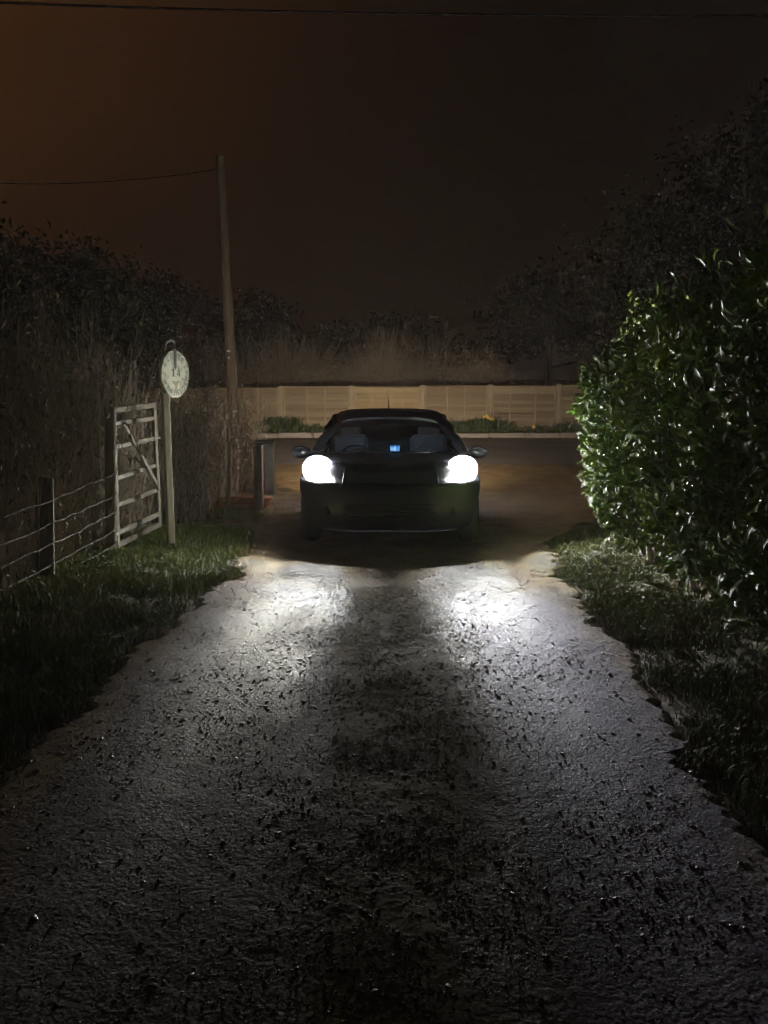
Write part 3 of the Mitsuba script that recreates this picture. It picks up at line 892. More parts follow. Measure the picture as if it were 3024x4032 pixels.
for sgn, ed in ((-1, edge_l), (1, edge_r)):
    car(part('parked_car__front_pillar'), tube([(sgn * 0.755, 0.95, 0.885), (sgn * 0.69, 1.22, 1.05), ed[0] * [1, 1, 1] + [0, 0, -0.01]], [0.055, 0.048, 0.042], 8), 'paint_mat', smooth=60)
    car(part('parked_car__side_rail'), tube([p_ + [0, 0, -0.015] for p_ in ed], 0.036, 8), 'paint_mat', smooth=60)
    m_ = (ed[2] + ed[3]) / 2
    car(part('parked_car__door_pillar'), tube([(sgn * 0.775, 2.12, 0.89), (sgn * 0.71, 2.16, 1.15), m_ + [0, 0, -0.02]], 0.035, 8), 'trim_mat', smooth=60)
    car(part('parked_car__rear_pillar'), tube([(sgn * 0.71, 3.28, 0.88), (sgn * 0.66, 3.24, 1.08), ed[-1] + [0, 0, -0.02]], [0.10, 0.085, 0.06], 8), 'paint_mat', smooth=60)
    # side glass
    lo = [np.array([sgn * 0.768, y_, 0.90]) for y_ in (1.02, 1.6, 2.12, 2.7, 3.2)]
    hi = [np.array(p_) for p_ in (np.array([sgn * 0.68, 1.22, 1.05]), ed[1], ed[2], ed[4], ed[5])]
    hi = [h_ + [sgn * -0.004, 0, -0.03] for h_ in hi]
    V = np.array(lo + hi)
    Fg = [[k, k + 1, k + 6] for k in range(4)] + [[k, k + 6, k + 5] for k in range(4)]
    car(part('parked_car__side_window'), (V, np.array(Fg)), 'dark_glass_mat')
# windscreen, a bowed pane
WSN = 13
u = np.linspace(-1, 1, WSN)
lo = np.column_stack([0.735 * u, 0.90 + 0.10 * u ** 2, np.full(WSN, 0.895)])
hi = np.column_stack([0.555 * u, 1.60 + 0.07 * u ** 2, 1.262 - 0.05 * np.abs(u) ** 2.2])
mid_ = (lo + hi) / 2 + [0, -0.03, 0.02]
V = np.vstack([lo, mid_, hi])
Fg = []
for rrow in range(2):
    for k in range(WSN - 1):
        a = rrow * WSN + k
        Fg += [[a, a + 1, a + WSN + 1], [a, a + WSN + 1, a + WSN]]
car('parked_car__windscreen', (V, np.array(Fg)), 'glass_mat', smooth=True)
# dark shade band along the top of the screen, behind the glass
V = np.vstack([mid_ * 0.35 + hi * 0.65 + [0, 0.012, -0.012], hi + [0, 0.012, -0.006]])
car('parked_car__shade_band', (V, np.array([t_ for k in range(WSN - 1) for t_ in ([k, k + 1, k + WSN + 1], [k, k + WSN + 1, k + WSN])])), 'trim_mat')
# rear window and its frame
V = np.array([(-0.60, 3.27, 0.93), (0.60, 3.27, 0.93), (0.52, 3.13, 1.23), (-0.52, 3.13, 1.23)])
car('parked_car__rear_window', (V, np.array([[0, 1, 2], [0, 2, 3]])), 'dark_glass_mat')
car('parked_car__tailgate_frame', cat([beam((-0.62, 3.28, 0.91), (0.62, 3.28, 0.91), 0.05, 0.06), beam((-0.56, 3.12, 1.25), (0.56, 3.12, 1.25), 0.05, 0.06)]), 'paint_mat')
# interior
car('parked_car__dashboard', box((0, 1.16, 0.845), (1.40, 0.36, 0.12), bev=0.03), 'dash_mat')
for sgn in (-1, 1):
    st = part('parked_car__seat')
    x0 = sgn * 0.45
    car(st + '__cushion', box((x0, 1.72, 0.50), (0.46, 0.50, 0.16), bev=0.05), 'seat_mat')
    car(st + '__backrest', box((x0, 2.02, 0.77), (0.42, 0.13, 0.60), bev=0.045, rx=-0.18), 'seat_mat')
    car(st + '__headrest', box((x0, 2.09, 1.11), (0.25, 0.09, 0.12), bev=0.03, rx=-0.12), 'dash_mat')
car('parked_car__rear_bench', box((0, 2.86, 0.72), (1.28, 0.16, 0.56), bev=0.05, rx=-0.2), 'dash_mat')
# steering wheel on the right-hand side of the car, which is left in the view
sw = trimesh.creation.torus(0.18, 0.016, major_sections=28, minor_sections=8)
sw.apply_transform(trimesh.transformations.rotation_matrix(math.radians(-62), [1, 0, 0])); sw.apply_translation((-0.36, 1.50, 0.80))
car('parked_car__steering_wheel', sw, 'trim_mat', smooth=True)
bn = trimesh.creation.icosphere(subdivisions=3, radius=1.0); bn.apply_scale((0.10, 0.09, 0.052)); bn.apply_translation((-0.30, 1.16, 0.905))
mat('binnacle_mat', base_color=(0.22, 0.23, 0.235), roughness=0.4)
car('parked_car__instrument_hood', bn, 'binnacle_mat', smooth=True)
# lit instrument dials look back at the seats; the centre screen shows to the front
V = np.array([(-0.42, 1.345, 0.862), (0.30, 1.345, 0.862), (0.30, 1.36, 0.90), (-0.42, 1.36, 0.90)])
dm = car_m((V, np.array([[0, 2, 1], [0, 3, 2]])))
scene['parked_car__dial_light'] = mikit.ply(dm, 'trim_mat', emitter=emit((0.45, 0.75, 1.1), 12.0))
SX, SY, SZ = 0.055, 1.13, 0.945
car('parked_car__screen__housing', box((SX, SY + 0.012, SZ), (0.125, 0.018, 0.085), bev=0.006), 'trim_mat')


def front_quad(x0, x1, z0, z1, y_):
    return np.array([(SX + x0, y_, SZ + z0), (SX + x1, y_, SZ + z0), (SX + x1, y_, SZ + z1), (SX + x0, y_, SZ + z1)]), np.array([[0, 1, 2], [0, 2, 3]])


for nm, q, colr, s in (('display', front_quad(-0.052, 0.052, -0.030, 0.034, SY - 0.002), (0.035, 0.16, 0.55), 1.0), ('glow_block', front_quad(-0.046, -0.020, -0.024, 0.016, SY - 0.0045), (0.25, 0.6, 1.0), 0.95),
                       ('glow_block', front_quad(-0.014, 0.012, -0.024, 0.018, SY - 0.0045), (0.35, 0.75, 1.0), 1.15), ('glow_block', front_quad(0.018, 0.047, -0.024, 0.016, SY - 0.0045), (0.10, 0.32, 0.80), 1.0)):
    scene[part('parked_car__screen__' + nm)] = mikit.ply(car_m(q), 'trim_mat', emitter=emit(colr, s))
car('parked_car__interior_mirror', box((0.0, 1.50, 1.185), (0.21, 0.035, 0.055), bev=0.014), 'trim_mat')
car('parked_car__phone_bracket', cat([tube([(0.245, 1.02, 0.905), (0.30, 1.03, 0.96), (0.325, 1.06, 1.02)], 0.006, 6), tube([(0.22, 0.99, 0.905), (0.36, 0.98, 0.912), (0.47, 1.0, 0.91)], 0.007, 6)]), 'binnacle_mat')
tag('parked_car__screen', 'small glowing blue screen on the dashboard')
for x0, x1 in ((-0.50, -0.02), (0.02, 0.48)):
    car(part('parked_car__wiper'), tube([(x0, 0.915, 0.912), ((x0 + x1) / 2, 0.925, 0.925), (x1, 0.955, 0.945)], 0.007, 5), 'trim_mat')
# mirrors
for sgn in (-1, 1):
    mm = trimesh.creation.icosphere(subdivisions=3, radius=1.0); mm.apply_scale((0.105, 0.06, 0.068)); mm.apply_translation((sgn * 0.925, 1.16, 0.905))
    mk = part('parked_car__side_mirror')
    car(mk + '__shell', mm, 'paint_mat', smooth=True)
    car(mk + '__arm', beam((sgn * 0.75, 1.13, 0.885), (sgn * 0.88, 1.15, 0.89), 0.05, 0.03), 'trim_mat')
# wheels
for yw in (WF, WR):
    for sgn in (-1, 1):
        wk = part('parked_car__wheel')
        ty = trimesh.creation.torus(WRAD - 0.075, 0.09, major_sections=36, minor_sections=12)
        ty.apply_scale((1, 1, 1.05)); ty.apply_transform(trimesh.transformations.rotation_matrix(math.pi / 2, [0, 1, 0])); ty.apply_translation((sgn * 0.765, yw, WRAD + 0.015))
        car(wk + '__tyre', ty, 'tyre_mat', smooth=True)
        rm = trimesh.creation.cylinder(radius=0.19, height=0.10, sections=28); rm.apply_transform(trimesh.transformations.rotation_matrix(math.pi / 2, [0, 1, 0])); rm.apply_translation((sgn * 0.785, yw, WRAD + 0.015))
        car(wk + '__rim', rm, 'alloy_mat', smooth=40)
# the nose panel between the headlights
np_pts = np.array([(sx * w_, y_, z_) for sx in (-1, 1) for (w_, y_, z_) in ((0.44, -0.075, 0.63), (0.42, -0.055, 0.78), (0.40, 0.01, 0.845), (0.40, 0.20, 0.862), (0.46, 0.20, 0.64))])
car('parked_car__nose_panel', trimesh.convex.convex_hull(np_pts), 'paint_mat', smooth=30)
# grille, fog lamps
for k in range(4):
    car(part('parked_car__grille_bar'), beam((-0.42, -0.128 + 0.006 * (k == 3), 0.33 + 0.045 * k), (0.42, -0.128 + 0.006 * (k == 3), 0.33 + 0.045 * k), 0.012, 0.020), 'trim_mat')
for sgn in (-1, 1):
    fl = trimesh.creation.icosphere(subdivisions=2, radius=0.045); fl.apply_scale((1, 0.5, 1)); fl.apply_translation((sgn * 0.57, 0.0, 0.40))
    car(part('parked_car__fog_lamp'), fl, 'dark_glass_mat', smooth=True)


# headlights: a bulging lit lens at each front corner and a small bright projector in it
def lens_y(x):
    w, rf = 0.868, 0.70
    yf = 0.085
    dx = abs(x) - (w - rf)
    return yf + rf - math.sqrt(rf ** 2 - dx ** 2) + 0.07 * (abs(x) / 0.85) ** 2


for sgn, lx in ((-1, -0.69), (1, 0.69)):
    hk = part('parked_car__headlight')
    ly = lens_y(lx)
    le = trimesh.creation.icosphere(subdivisions=3, radius=1.0)
    le.apply_scale((0.165, 0.095, 0.142)); le.apply_transform(trimesh.transformations.rotation_matrix(sgn * 0.45, [0, 0, 1])); le.apply_translation((lx, ly + 0.005, 0.772))
    scene[hk + '__lens'] = mikit.ply(car_m(le), 'trim_mat', smooth=True, emitter=emit((1.0, 0.985, 0.93), DOME))
    a = np.arange(24) * 2 * np.pi / 24
    rp = 0.036
    tilt = math.radians(4)
    ctr = np.array([lx - sgn * 0.02, ly - 0.118, 0.775])
    ring = np.column_stack([rp * np.cos(a), rp * np.sin(a) * math.sin(tilt), rp * np.sin(a) * math.cos(tilt)]) + ctr
    V = np.vstack([ring, ctr])
    Fd = np.array([[24, k, (k + 1) % 24] for k in range(24)])
    v_, f_ = car_m((V, Fd))
    nrm = np.cross(v_[f_[0, 1]] - v_[f_[0, 0]], v_[f_[0, 2]] - v_[f_[0, 0]])
    if nrm[1] > 0:
        f_ = f_[:, ::-1]
    scene[hk + '__projector'] = mikit.ply((v_, f_), 'trim_mat', emitter=emit((0.97, 0.985, 1.0), SPOT))
    car(hk + '__bezel', tube([ctr + np.array([0.05 * math.cos(t_), 0.018, 0.05 * math.sin(t_)]) for t_ in np.linspace(0, 2 * np.pi, 25)], 0.006, 6), 'chrome_mat', smooth=True)
    p_ = car_m((np.array([[lx, ly - 0.135, 0.775]]), np.array([[0, 0, 0]])))[0][0]
    az, el = math.radians(3.5 * sgn), math.radians(17)
    dv = np.array([math.sin(az) * math.cos(el), -math.cos(az) * math.cos(el), -math.sin(el)])
    scene[part('dipped_beam')] = {'type': 'spot', 'to_world': T().look_at(origin=p_.tolist(), target=(p_ + dv).tolist(), up=[0, 0, 1]), 'cutoff_angle': 10.5, 'beam_width': 0.6,
                                  'intensity': {'type': 'rgb', 'value': [BEAM * (1.0 if sgn > 0 else 0.85) * c_ for c_ in ((0.96, 0.95, 1.04) if sgn > 0 else (1.0, 0.98, 0.84))]}}
    dv1 = np.array([math.sin(az * 1.3) * math.cos(math.radians(11)), -math.cos(az * 1.3) * math.cos(math.radians(11)), -math.sin(math.radians(11))])
    scene[part('long_beam')] = {'type': 'spot', 'to_world': T().look_at(origin=p_.tolist(), target=(p_ + dv1).tolist(), up=[0, 0, 1]), 'cutoff_angle': 8.5, 'beam_width': 0.5,
                                'intensity': {'type': 'rgb', 'value': [LONG * (1.0 if sgn > 0 else 0.55) * c_ for c_ in ((0.95, 0.94, 1.06) if sgn > 0 else (1.0, 0.98, 0.84))]}}
    dv2 = np.array([math.sin(az * 0.3) * math.cos(el + 0.21), -math.cos(el + 0.21), -math.sin(el + 0.21)])
    scene[part('wide_beam')] = {'type': 'spot', 'to_world': T().look_at(origin=p_.tolist(), target=(p_ + dv2).tolist(), up=[0, 0, 1]), 'cutoff_angle': 24.0, 'beam_width': 2.0,
                                'intensity': {'type': 'rgb', 'value': [WIDE * c_ for c_ in (1.0, 0.97, 0.90)]}}
    if sgn < 0:
        dv = np.array([-0.62, -0.78, -0.42])
        scene[part('kick_beam')] = {'type': 'spot', 'to_world': T().look_at(origin=p_.tolist(), target=(p_ + dv).tolist(), up=[0, 0, 1]), 'cutoff_angle': 27.0, 'beam_width': 5.0,
                                    'intensity': {'type': 'rgb', 'value': [0.2 * KICK * c_ for c_ in (1.0, 0.99, 0.92)]}}
        dv = np.array([-0.92, -0.36, 0.12])
        scene['side_spill'] = {'type': 'spot', 'to_world': T().look_at(origin=p_.tolist(), target=(p_ + dv).tolist(), up=[0, 0, 1]), 'cutoff_angle': 70.0, 'beam_width': 15.0,
                               'intensity': {'type': 'rgb', 'value': [SPILL * c_ for c_ in (1.0, 0.98, 0.90)]}}
    if sgn > 0:
        p_ = p_ + np.array([0.03, 0.02, 0])
        dv = np.array([0.84, -0.54, 0.14])
        scene[part('kick_beam')] = {'type': 'spot', 'to_world': T().look_at(origin=p_.tolist(), target=(p_ + dv).tolist(), up=[0, 0, 1]), 'cutoff_angle': 56.0, 'beam_width': 12.0,
                                    'intensity': {'type': 'rgb', 'value': [KICK * c_ for c_ in (1.0, 0.99, 0.92)]}}
# tail lights
for sgn in (-1, 1):
    tk = part('parked_car__tail_light')
    for nm, xx, yy_l, zz, sc_, colr, s in (('red_lens', 0.74, CL - 0.10, 0.80, (0.10, 0.06, 0.05), (1.0, 0.06, 0.03), TAIL), ('reversing_lens', 0.755, CL - 0.115, 0.68, (0.10, 0.055, 0.038), (1.0, 0.84, 0.62), REVERSE_DOME)):
        le = trimesh.creation.icosphere(subdivisions=2, radius=1.0)
        le.apply_scale(sc_); le.apply_transform(trimesh.transformations.rotation_matrix(-sgn * 0.35, [0, 0, 1])); le.apply_translation((sgn * xx, yy_l, zz))
        scene[tk + '__' + nm] = mikit.ply(car_m(le), 'trim_mat', smooth=True, emitter=emit(colr, s))
    p_ = car_m((np.array([[sgn * 0.60, CL + 0.09, 0.70]]), np.array([[0, 0, 0]])))[0][0]
    scene[part('reversing_beam')] = {'type': 'spot', 'to_world': T().look_at(origin=p_.tolist(), target=[float(p_[0] + sgn * 0.6), 23.0, 0.75], up=[0, 0, 1]),
                                     'cutoff_angle': 33.0, 'beam_width': 6.0, 'intensity': {'type': 'rgb', 'value': [REVERSE_BEAM * c_ for c_ in (1.0, 0.82, 0.58)]}}
tag('parked_car', 'dark small car facing the viewer on the drive with both headlights blazing', 'car')

# ------------------------------------------------------------------ sign on its post
SB = np.array([-2.02, 7.75, 0.0]); SB[2] = gz(SB[0], SB[1])
ptop = at(650, 1545, 7.72)
base = at(672, 2112, 7.75)
d_ = ptop - base
bm = beam(base - d_ * 0.05, ptop, 0.068, 0.068, up=(0.6, -1, 0), bev=0.008)
add('house_sign__post', bm, 'sign_post_mat')
hook = [at(648, 1562, 7.70), at(637, 1500, 7.70), at(636, 1440, 7.70), at(641, 1380, 7.71), at(652, 1350, 7.73), at(668, 1338, 7.76), at(690, 1345, 7.8)]
add('house_sign__hook', tube(hook, [0.016, 0.016, 0.016, 0.016, 0.015, 0.014, 0.012], 8), 'rod_mat', smooth=60)
SN = np.array([0.93, -0.37, 0.0]); SN /= np.linalg.norm(SN)
SR = np.cross(-SN, [0, 0, 1.0])
SC = at(687, 1473, 7.79)
RD = 0.217


def sign_m(m, lift):
    v, f = (np.asarray(m.vertices), np.asarray(m.faces)) if hasattr(m, 'vertices') else m
    return SC + v[:, :1] * SR + v[:, 1:2] * np.array([0, 0, 1.0]) + (v[:, 2:3] + lift) * SN, f


disc = trimesh.creation.cylinder(radius=RD, height=0.022, sections=64)
add('house_sign__disc', sign_m(disc, 0.0), 'sign_mat', smooth=40)
add('house_sign__rim', sign_m(tube([(RD * 0.985 * math.cos(t_), RD * 0.985 * math.sin(t_), 0.010) for t_ in np.linspace(0, 2 * np.pi, 49)], 0.006, 6, caps=False), 0), 'sign_mat', smooth=True)
for ch, x0 in (('1', -0.062), ('4', 0.018)):
    tm = meshkit.text_mesh(ch, 0.068, 0.002, bold=True)
    v = np.asarray(tm.vertices) + [x0, -0.022, 0]
    add(part('house_sign__numeral'), sign_m((v, np.asarray(tm.faces)), 0.0108), 'letter_mat')
# the worn ring of capitals, most of it hard to read: (angle clockwise from the top, letter)
for ang, ch in ((22, 'I'), (44, 'E'), (66, 'I'), (84, 'F'), (104, 'H'), (122, 'S'), (140, 'O'), (157, 'E'), (173, 'M'), (190, 'I'), (207, 'N'), (224, 'V'), (246, 'R'), (270, 'J'), (300, 'E'), (322, 'L'), (342, 'O')):
    tm = meshkit.text_mesh(ch, 0.046, 0.0015, bold=True)
    v = np.asarray(tm.vertices).copy()
    v[:, 0] -= (v[:, 0].min() + v[:, 0].max()) / 2
    v[:, 1] += RD * 0.70
    a = -math.radians(ang)
    v = np.column_stack([v[:, 0] * math.cos(a) - v[:, 1] * math.sin(a), v[:, 0] * math.sin(a) + v[:, 1] * math.cos(a), v[:, 2]])
    add(part('house_sign__letter'), sign_m((v, np.asarray(tm.faces)), 0.0108), 'letter_mat')
em = trimesh.creation.extrude_polygon(sg.Polygon([(-0.062, -0.055), (-0.02, -0.066), (0.02, -0.066), (0.066, -0.050), (0.045, -0.085), (0.018, -0.105), (0.030, -0.165), (-0.006, -0.185), (-0.028, -0.15), (-0.012, -0.105), (-0.045, -0.085)]), 0.0015, engine='earcut')
add('house_sign__emblem', sign_m(em, 0.0108), 'emblem_mat')
strap = trimesh.creation.extrude_polygon(sg.Polygon([(-0.020, 0.235), (0.024, 0.235), (0.022, 0.16), (0.012, 0.06), (-0.004, 0.045), (-0.012, 0.09), (-0.016, 0.16)]), 0.005, engine='earcut')
add('house_sign__strap', sign_m(strap, 0.0115), 'strap_mat')
add('house_sign__hanger', tube([hook[-1], SC + np.array([0, 0, RD + 0.06]), SC + np.array([0, 0, RD - 0.01]) + SN * 0.004], 0.008, 6), 'strap_mat')
add('house_sign__bracket', tube([ptop + [0.01, 0, -0.12], SC - SN * 0.012 - np.array([0, 0, 0.10])], 0.014, 6), 'rod_mat')
tag('house_sign', 'round weathered pale sign numbered 14 hung on a bent hook beside the gate', 'sign')

# ------------------------------------------------------------------ gate and its post
GL_y, GR_y = 7.30, 8.05
L_rows = [1616, 1668, 1761, 1884, 1990, 2098, 2147]
R_rows = [1595, 1646, 1725, 1830, 1927, 2022, 2064]
lx = lambda r_: 447 + (r_ - 1616) * 0.030
rx_ = lambda r_: 605 + (r_ - 1595) * 0.050
ends = [(at(lx(a), a, GL_y), at(rx_(b), b, GR_y)) for a, b in zip(L_rows, R_rows)]
hd = norm((ends[3][1] - ends[3][0])[None])[0]
for k, (p, q) in enumerate(ends):
    add(part('field_gate__rail'), beam(p, q, 0.026, 0.052 if k in (0, 5, 6) else 0.044, bev=0.005), 'gate_mat')
add('field_gate__stile', beam(ends[0][0] + [0, 0, 0.03], ends[-1][0] - [0, 0, 0.03], 0.030, 0.052, up=tuple(hd), bev=0.005), 'gate_mat')
add('field_gate__stile_001', beam(ends[0][1] + [0, 0, 0.03], ends[-1][1] - [0, 0, 0.03], 0.030, 0.052, up=tuple(hd), bev=0.005), 'gate_mat')
f1 = lambda e, t: e[0] + (e[1] - e[0]) * t
off = np.array([0.030, 0, 0])
add('field_gate__brace', beam(f1(ends[1], 0.14) + off, f1(ends[4], 0.98) + off, 0.014, 0.040, bev=0.004), 'gate_mat')
for k_ in (1, 5):
    add(part('field_gate__hinge'), beam(ends[k_][0] - hd * 0.05 + off * 0.6, ends[k_][0] + hd * 0.16 + off * 0.6, 0.008, 0.03, bev=0.002), 'rod_mat')
add('field_gate__latch', beam(ends[2][1] - hd * 0.06 + off * 0.6, ends[2][1] + hd * 0.07 + off * 0.6, 0.014, 0.022, bev=0.003), 'rod_mat')
tag('field_gate', 'pale weathered seven-bar gate standing open along the left edge of the drive', 'gate')


def fence_post(xp, ytop, ybot, y, w, name, mat_, label, group, dep=0.034):
    b = at(xp, ybot, y); t = at(xp - 4, ytop, y)
    key = numbered(name)
    b = b - [0, 0, 0.05]
    add(key, beam(b, t, w, dep, up=(0.05, 1, 0), bev=0.008), mat_)
    tag(key, label, 'post', group)
    return b, t


b1, t1 = fence_post(436, 1600, 2150, 7.22, 0.095, 'fence_post', 'old_post_mat', 'dark tall wooden post at the near end of the gate', 'posts of the wire fence')
b2, t2 = fence_post(178, 1880, 2292, 6.02, 0.135, 'fence_post', 'old_post_mat', 'short thick dark post with a pale lit edge in the wire fence', 'posts of the wire fence')
b3, t3 = fence_post(-330, 2010, 2560, 4.75, 0.13, 'fence_post', 'old_post_mat', 'wooden post of the wire fence outside the view on the left', 'posts of the wire fence')
# strands: rows where they meet post 2 on either side
rows2 = [1962, 2058, 2136, 2216, 2276]
for k, r2 in enumerate(rows2):
    A = at(178, r2, 6.02) + [0.06, 0, 0]
    fr = (A[2] - b2[2]) / (t2[2] - b2[2])
    h1 = b1 + (t1 - b1) * fr * 0.68 + [0.05, 0, 0]
    h3 = b3 + (t3 - b3) * fr * 0.97 + [0.06, 0, 0]
    r = np.random.default_rng(90 + k)
    pts = [h1 + (A - h1) * t for t in np.linspace(0, 1, 9)] + [A + (h3 - A) * t for t in np.linspace(0, 1, 9)[1:]]
    pts = np.array(pts); pts[1:-1] += 0.006 * r.normal(size=(len(pts) - 2, 3)); pts[1:8, 2] -= 0.012; pts[9:-1, 2] -= 0.012
    add(part('wire_fence__strand'), tube(pts, 0.0050, 5), 'wire_mat', smooth=True)
tag('wire_fence', 'sagging fence of five thick wires along the thicket left of the drive', 'fence')


# ------------------------------------------------------------------ thicket behind the wire fence
def thicket(key, xf, xb, y0, y1, H, nst, nlf, seed, label, lean=0.12, palecut=0.07):
    r = np.random.default_rng(seed)
    y = r.uniform(y0, y1, nst)
    x = xf - (xf - xb) * r.random(nst) ** 1.4
    hmax = H(y)
    h = hmax * (0.55 + 0.5 * r.random(nst)) * (0.85 + 0.3 * meshkit.noise(np.stack([x * 3, y * 3, 0 * x], -1)))
    z0 = ground_z(x, y)
    ax, ay = lean * r.normal(size=nst), lean * r.normal(size=nst)
    s0 = np.where(r.random(nst) < 0.5, 0, r.uniform(0, 0.5, nst))
    P = []
    for t in (0, 0.35, 0.7, 1.0):
        zz = h * (s0 + (1 - s0) * t)
        P.append(np.stack([x + ax * h * t + 0.03 * r.normal(size=nst), y + ay * h * t * (0.6 + 0.7 * t) + 0.03 * r.normal(size=nst), z0 + zz], -1))
    P = np.stack(P, 1)
    R = np.array([1.0, 0.85, 0.6, 0.3])[None] * (0.004 * np.exp(r.normal(0, 0.35, nst)) * 1.25)[:, None]
    add(key + '__stems', many_tubes(P, R, 4), 'stem_mat')
    tag(key + '__stems', kind='stuff')
    i = r.integers(0, nst, nlf); t = r.uniform(0.2, 3, nlf); ti = t.astype(int).clip(0, 2); tf = (t - ti)[:, None]
    Q = P[i, ti] * (1 - tf) + P[i, ti + 1] * tf + 0.045 * r.normal(size=(nlf, 3))
    D = r.normal(size=(nlf, 3)) * [0.5, 0.5, 0.4] + [0.1, 0, r.choice([-0.8, 0.9])]
    D[:, 2] *= np.where(r.random(nlf) < 0.5, 1, -1)
    N = r.normal(size=(nlf, 3)) + [0.5, 0.1, 0.2]
    pal = np.array([(0.060, 0.066, 0.030), (0.110, 0.092, 0.052), (0.180, 0.130, 0.084), (0.230, 0.165, 0.110), (0.085, 0.090, 0.042)])
    c = pal[r.integers(0, len(pal), nlf)] * r.uniform(0.6, 1.4, (nlf, 1))
    pale = r.random(nlf) < palecut
    c[pale] = np.array([0.20, 0.175, 0.13]) * r.uniform(0.6, 1.2, (pale.sum(), 1))
    L = r.uniform(0.03, 0.085, nlf)
    add(key + '__leaves', leaf_mesh(Q, D, N, L, L * r.uniform(0.25, 0.5, nlf), SMALL_T, SMALL_F), 'dull_leaf_mat', color=rep_col(c, 5))
    tag(key + '__leaves', kind='stuff')
    tag(key, label, 'hedge')


thicket('thicket', -2.56, -4.0, 3.6, 9.0, lambda y: 2.02 - 0.35 * ss(7.6, 9.0, y), 3800, 19000, 71, 'tall tangled thicket of bare stems and dull leaves behind the wire fence')
thicket('roadside_bramble', -2.25, -5.2, 9.6, 15.0, lambda y: 1.55 + 0.0 * y, 1500, 15000, 72, 'lower dim bramble hedge between the sign and the wooden pole', palecut=0.04)
# a few long pale canes standing out of the thicket
for k, (xa, ya, xb_, yb, yd) in enumerate([(405, 1560, 455, 1350, 7.9), (430, 1545, 468, 1470, 7.6), (512, 1470, 548, 1365, 8.1), (380, 1420, 388, 1330, 7.8), (372, 1960, 430, 1730, 7.3), (388, 1690, 398, 2100, 7.1)]):
    p, q = at(xa, ya, yd), at(xb_, yb, yd)
    p = p - (q - p) * 0.8
    add(part('thicket__cane'), tube([p, (p + q) / 2 + [0.015, 0, 0], q], [0.0075, 0.006, 0.003], 5), 'post_mat', smooth=True)

# ------------------------------------------------------------------ gatepost, cabinet, bricks and stakes at the lane's edge
gy = 11.3
b = at(1022, 2004, gy); b[2] = gz(b[0], gy) - 0.05
t = at(1016, 1752, gy)
w = 0.115
key = 'drive_post'
v0 = beam(b, t, 0.15, w, up=(1, 0, 0), bev=0.004)
add('drive_post', v0, 'post_mat')
tag('drive_post', 'slim square post with one bright edge standing beside the brick stub', 'post')
cb = at(1052, 1940, 12.9)
cz = gz(cb[0], 12.9)
ct = at(1052, 1742, 12.9)
hgt = ct[2] - cz
add('lane_cabinet__case', box((cb[0] - 0.02, 12.9, cz + hgt / 2 - 0.01), (0.28, 0.24, hgt), bev=0.015), 'cabinet_mat')
add('lane_cabinet__door', box((cb[0] - 0.02, 12.765, cz + hgt / 2 + 0.01), (0.23, 0.014, hgt * 0.86), bev=0.004), 'cabinet_mat')
add('lane_cabinet__lid', box((cb[0] - 0.02, 12.9, cz + hgt + 0.012), (0.31, 0.27, 0.03), bev=0.008), 'cabinet_mat')
tag('lane_cabinet', 'dark upright box behind the slim post left of the car', 'cabinet')
# brick stub: two courses, its end turned to the car
bx0, by0 = at(1066, 2010, 11.36)[0], 11.36
for crs in range(2):
    for k in range(3):
        for d in range(2):
            L = 0.215
            xx = bx0 - 0.11 - k * (L + 0.012) - (0.06 if crs == 0 else 0) + 0.004 * rng.normal()
            yy2 = by0 + d * 0.115
            z0 = gz(xx, yy2) + 0.02 + crs * 0.078
            add(part('brick_stub__brick'), box((xx, yy2, z0 + 0.033), (L, 0.102, 0.066), bev=0.005, rz=0.02 * rng.normal()), 'brick_mat')
tag('brick_stub', 'low stub of a few orange bricks at the foot of the slim post', 'wall')
for (xp, r0, r1, yd, rad, lab) in ((882, 2018, 1972, 10.3, 0.022, 'short pale stake low in the bramble left of the bricks'), (895, 1975, 1690, 11.2, 0.028, 'thin upright stake overgrown by the bramble')):
    k = numbered('wooden_stake')
    b = at(xp, r0, yd); b[2] = gz(b[0], yd) - 0.03
    add(k, tube([b, (b + at(xp + 3, r1, yd)) / 2 + [0.01, 0, 0], at(xp + 6, r1, yd)], [rad, rad, rad * 0.8], 7), 'post_mat', smooth=60)
    tag(k, lab, 'stake', 'stakes in the bramble')

# ------------------------------------------------------------------ laurel hedge on the right
HX, HY1 = 1.83, 8.15


def hedge_top(y):
    return np.interp(y, [2.0, 4.4, 4.9, 5.4, 6.2, 7.15, 7.8, 8.3], [2.42, 2.34, 2.26, 2.19, 2.13, 1.93, 1.66, 1.45])


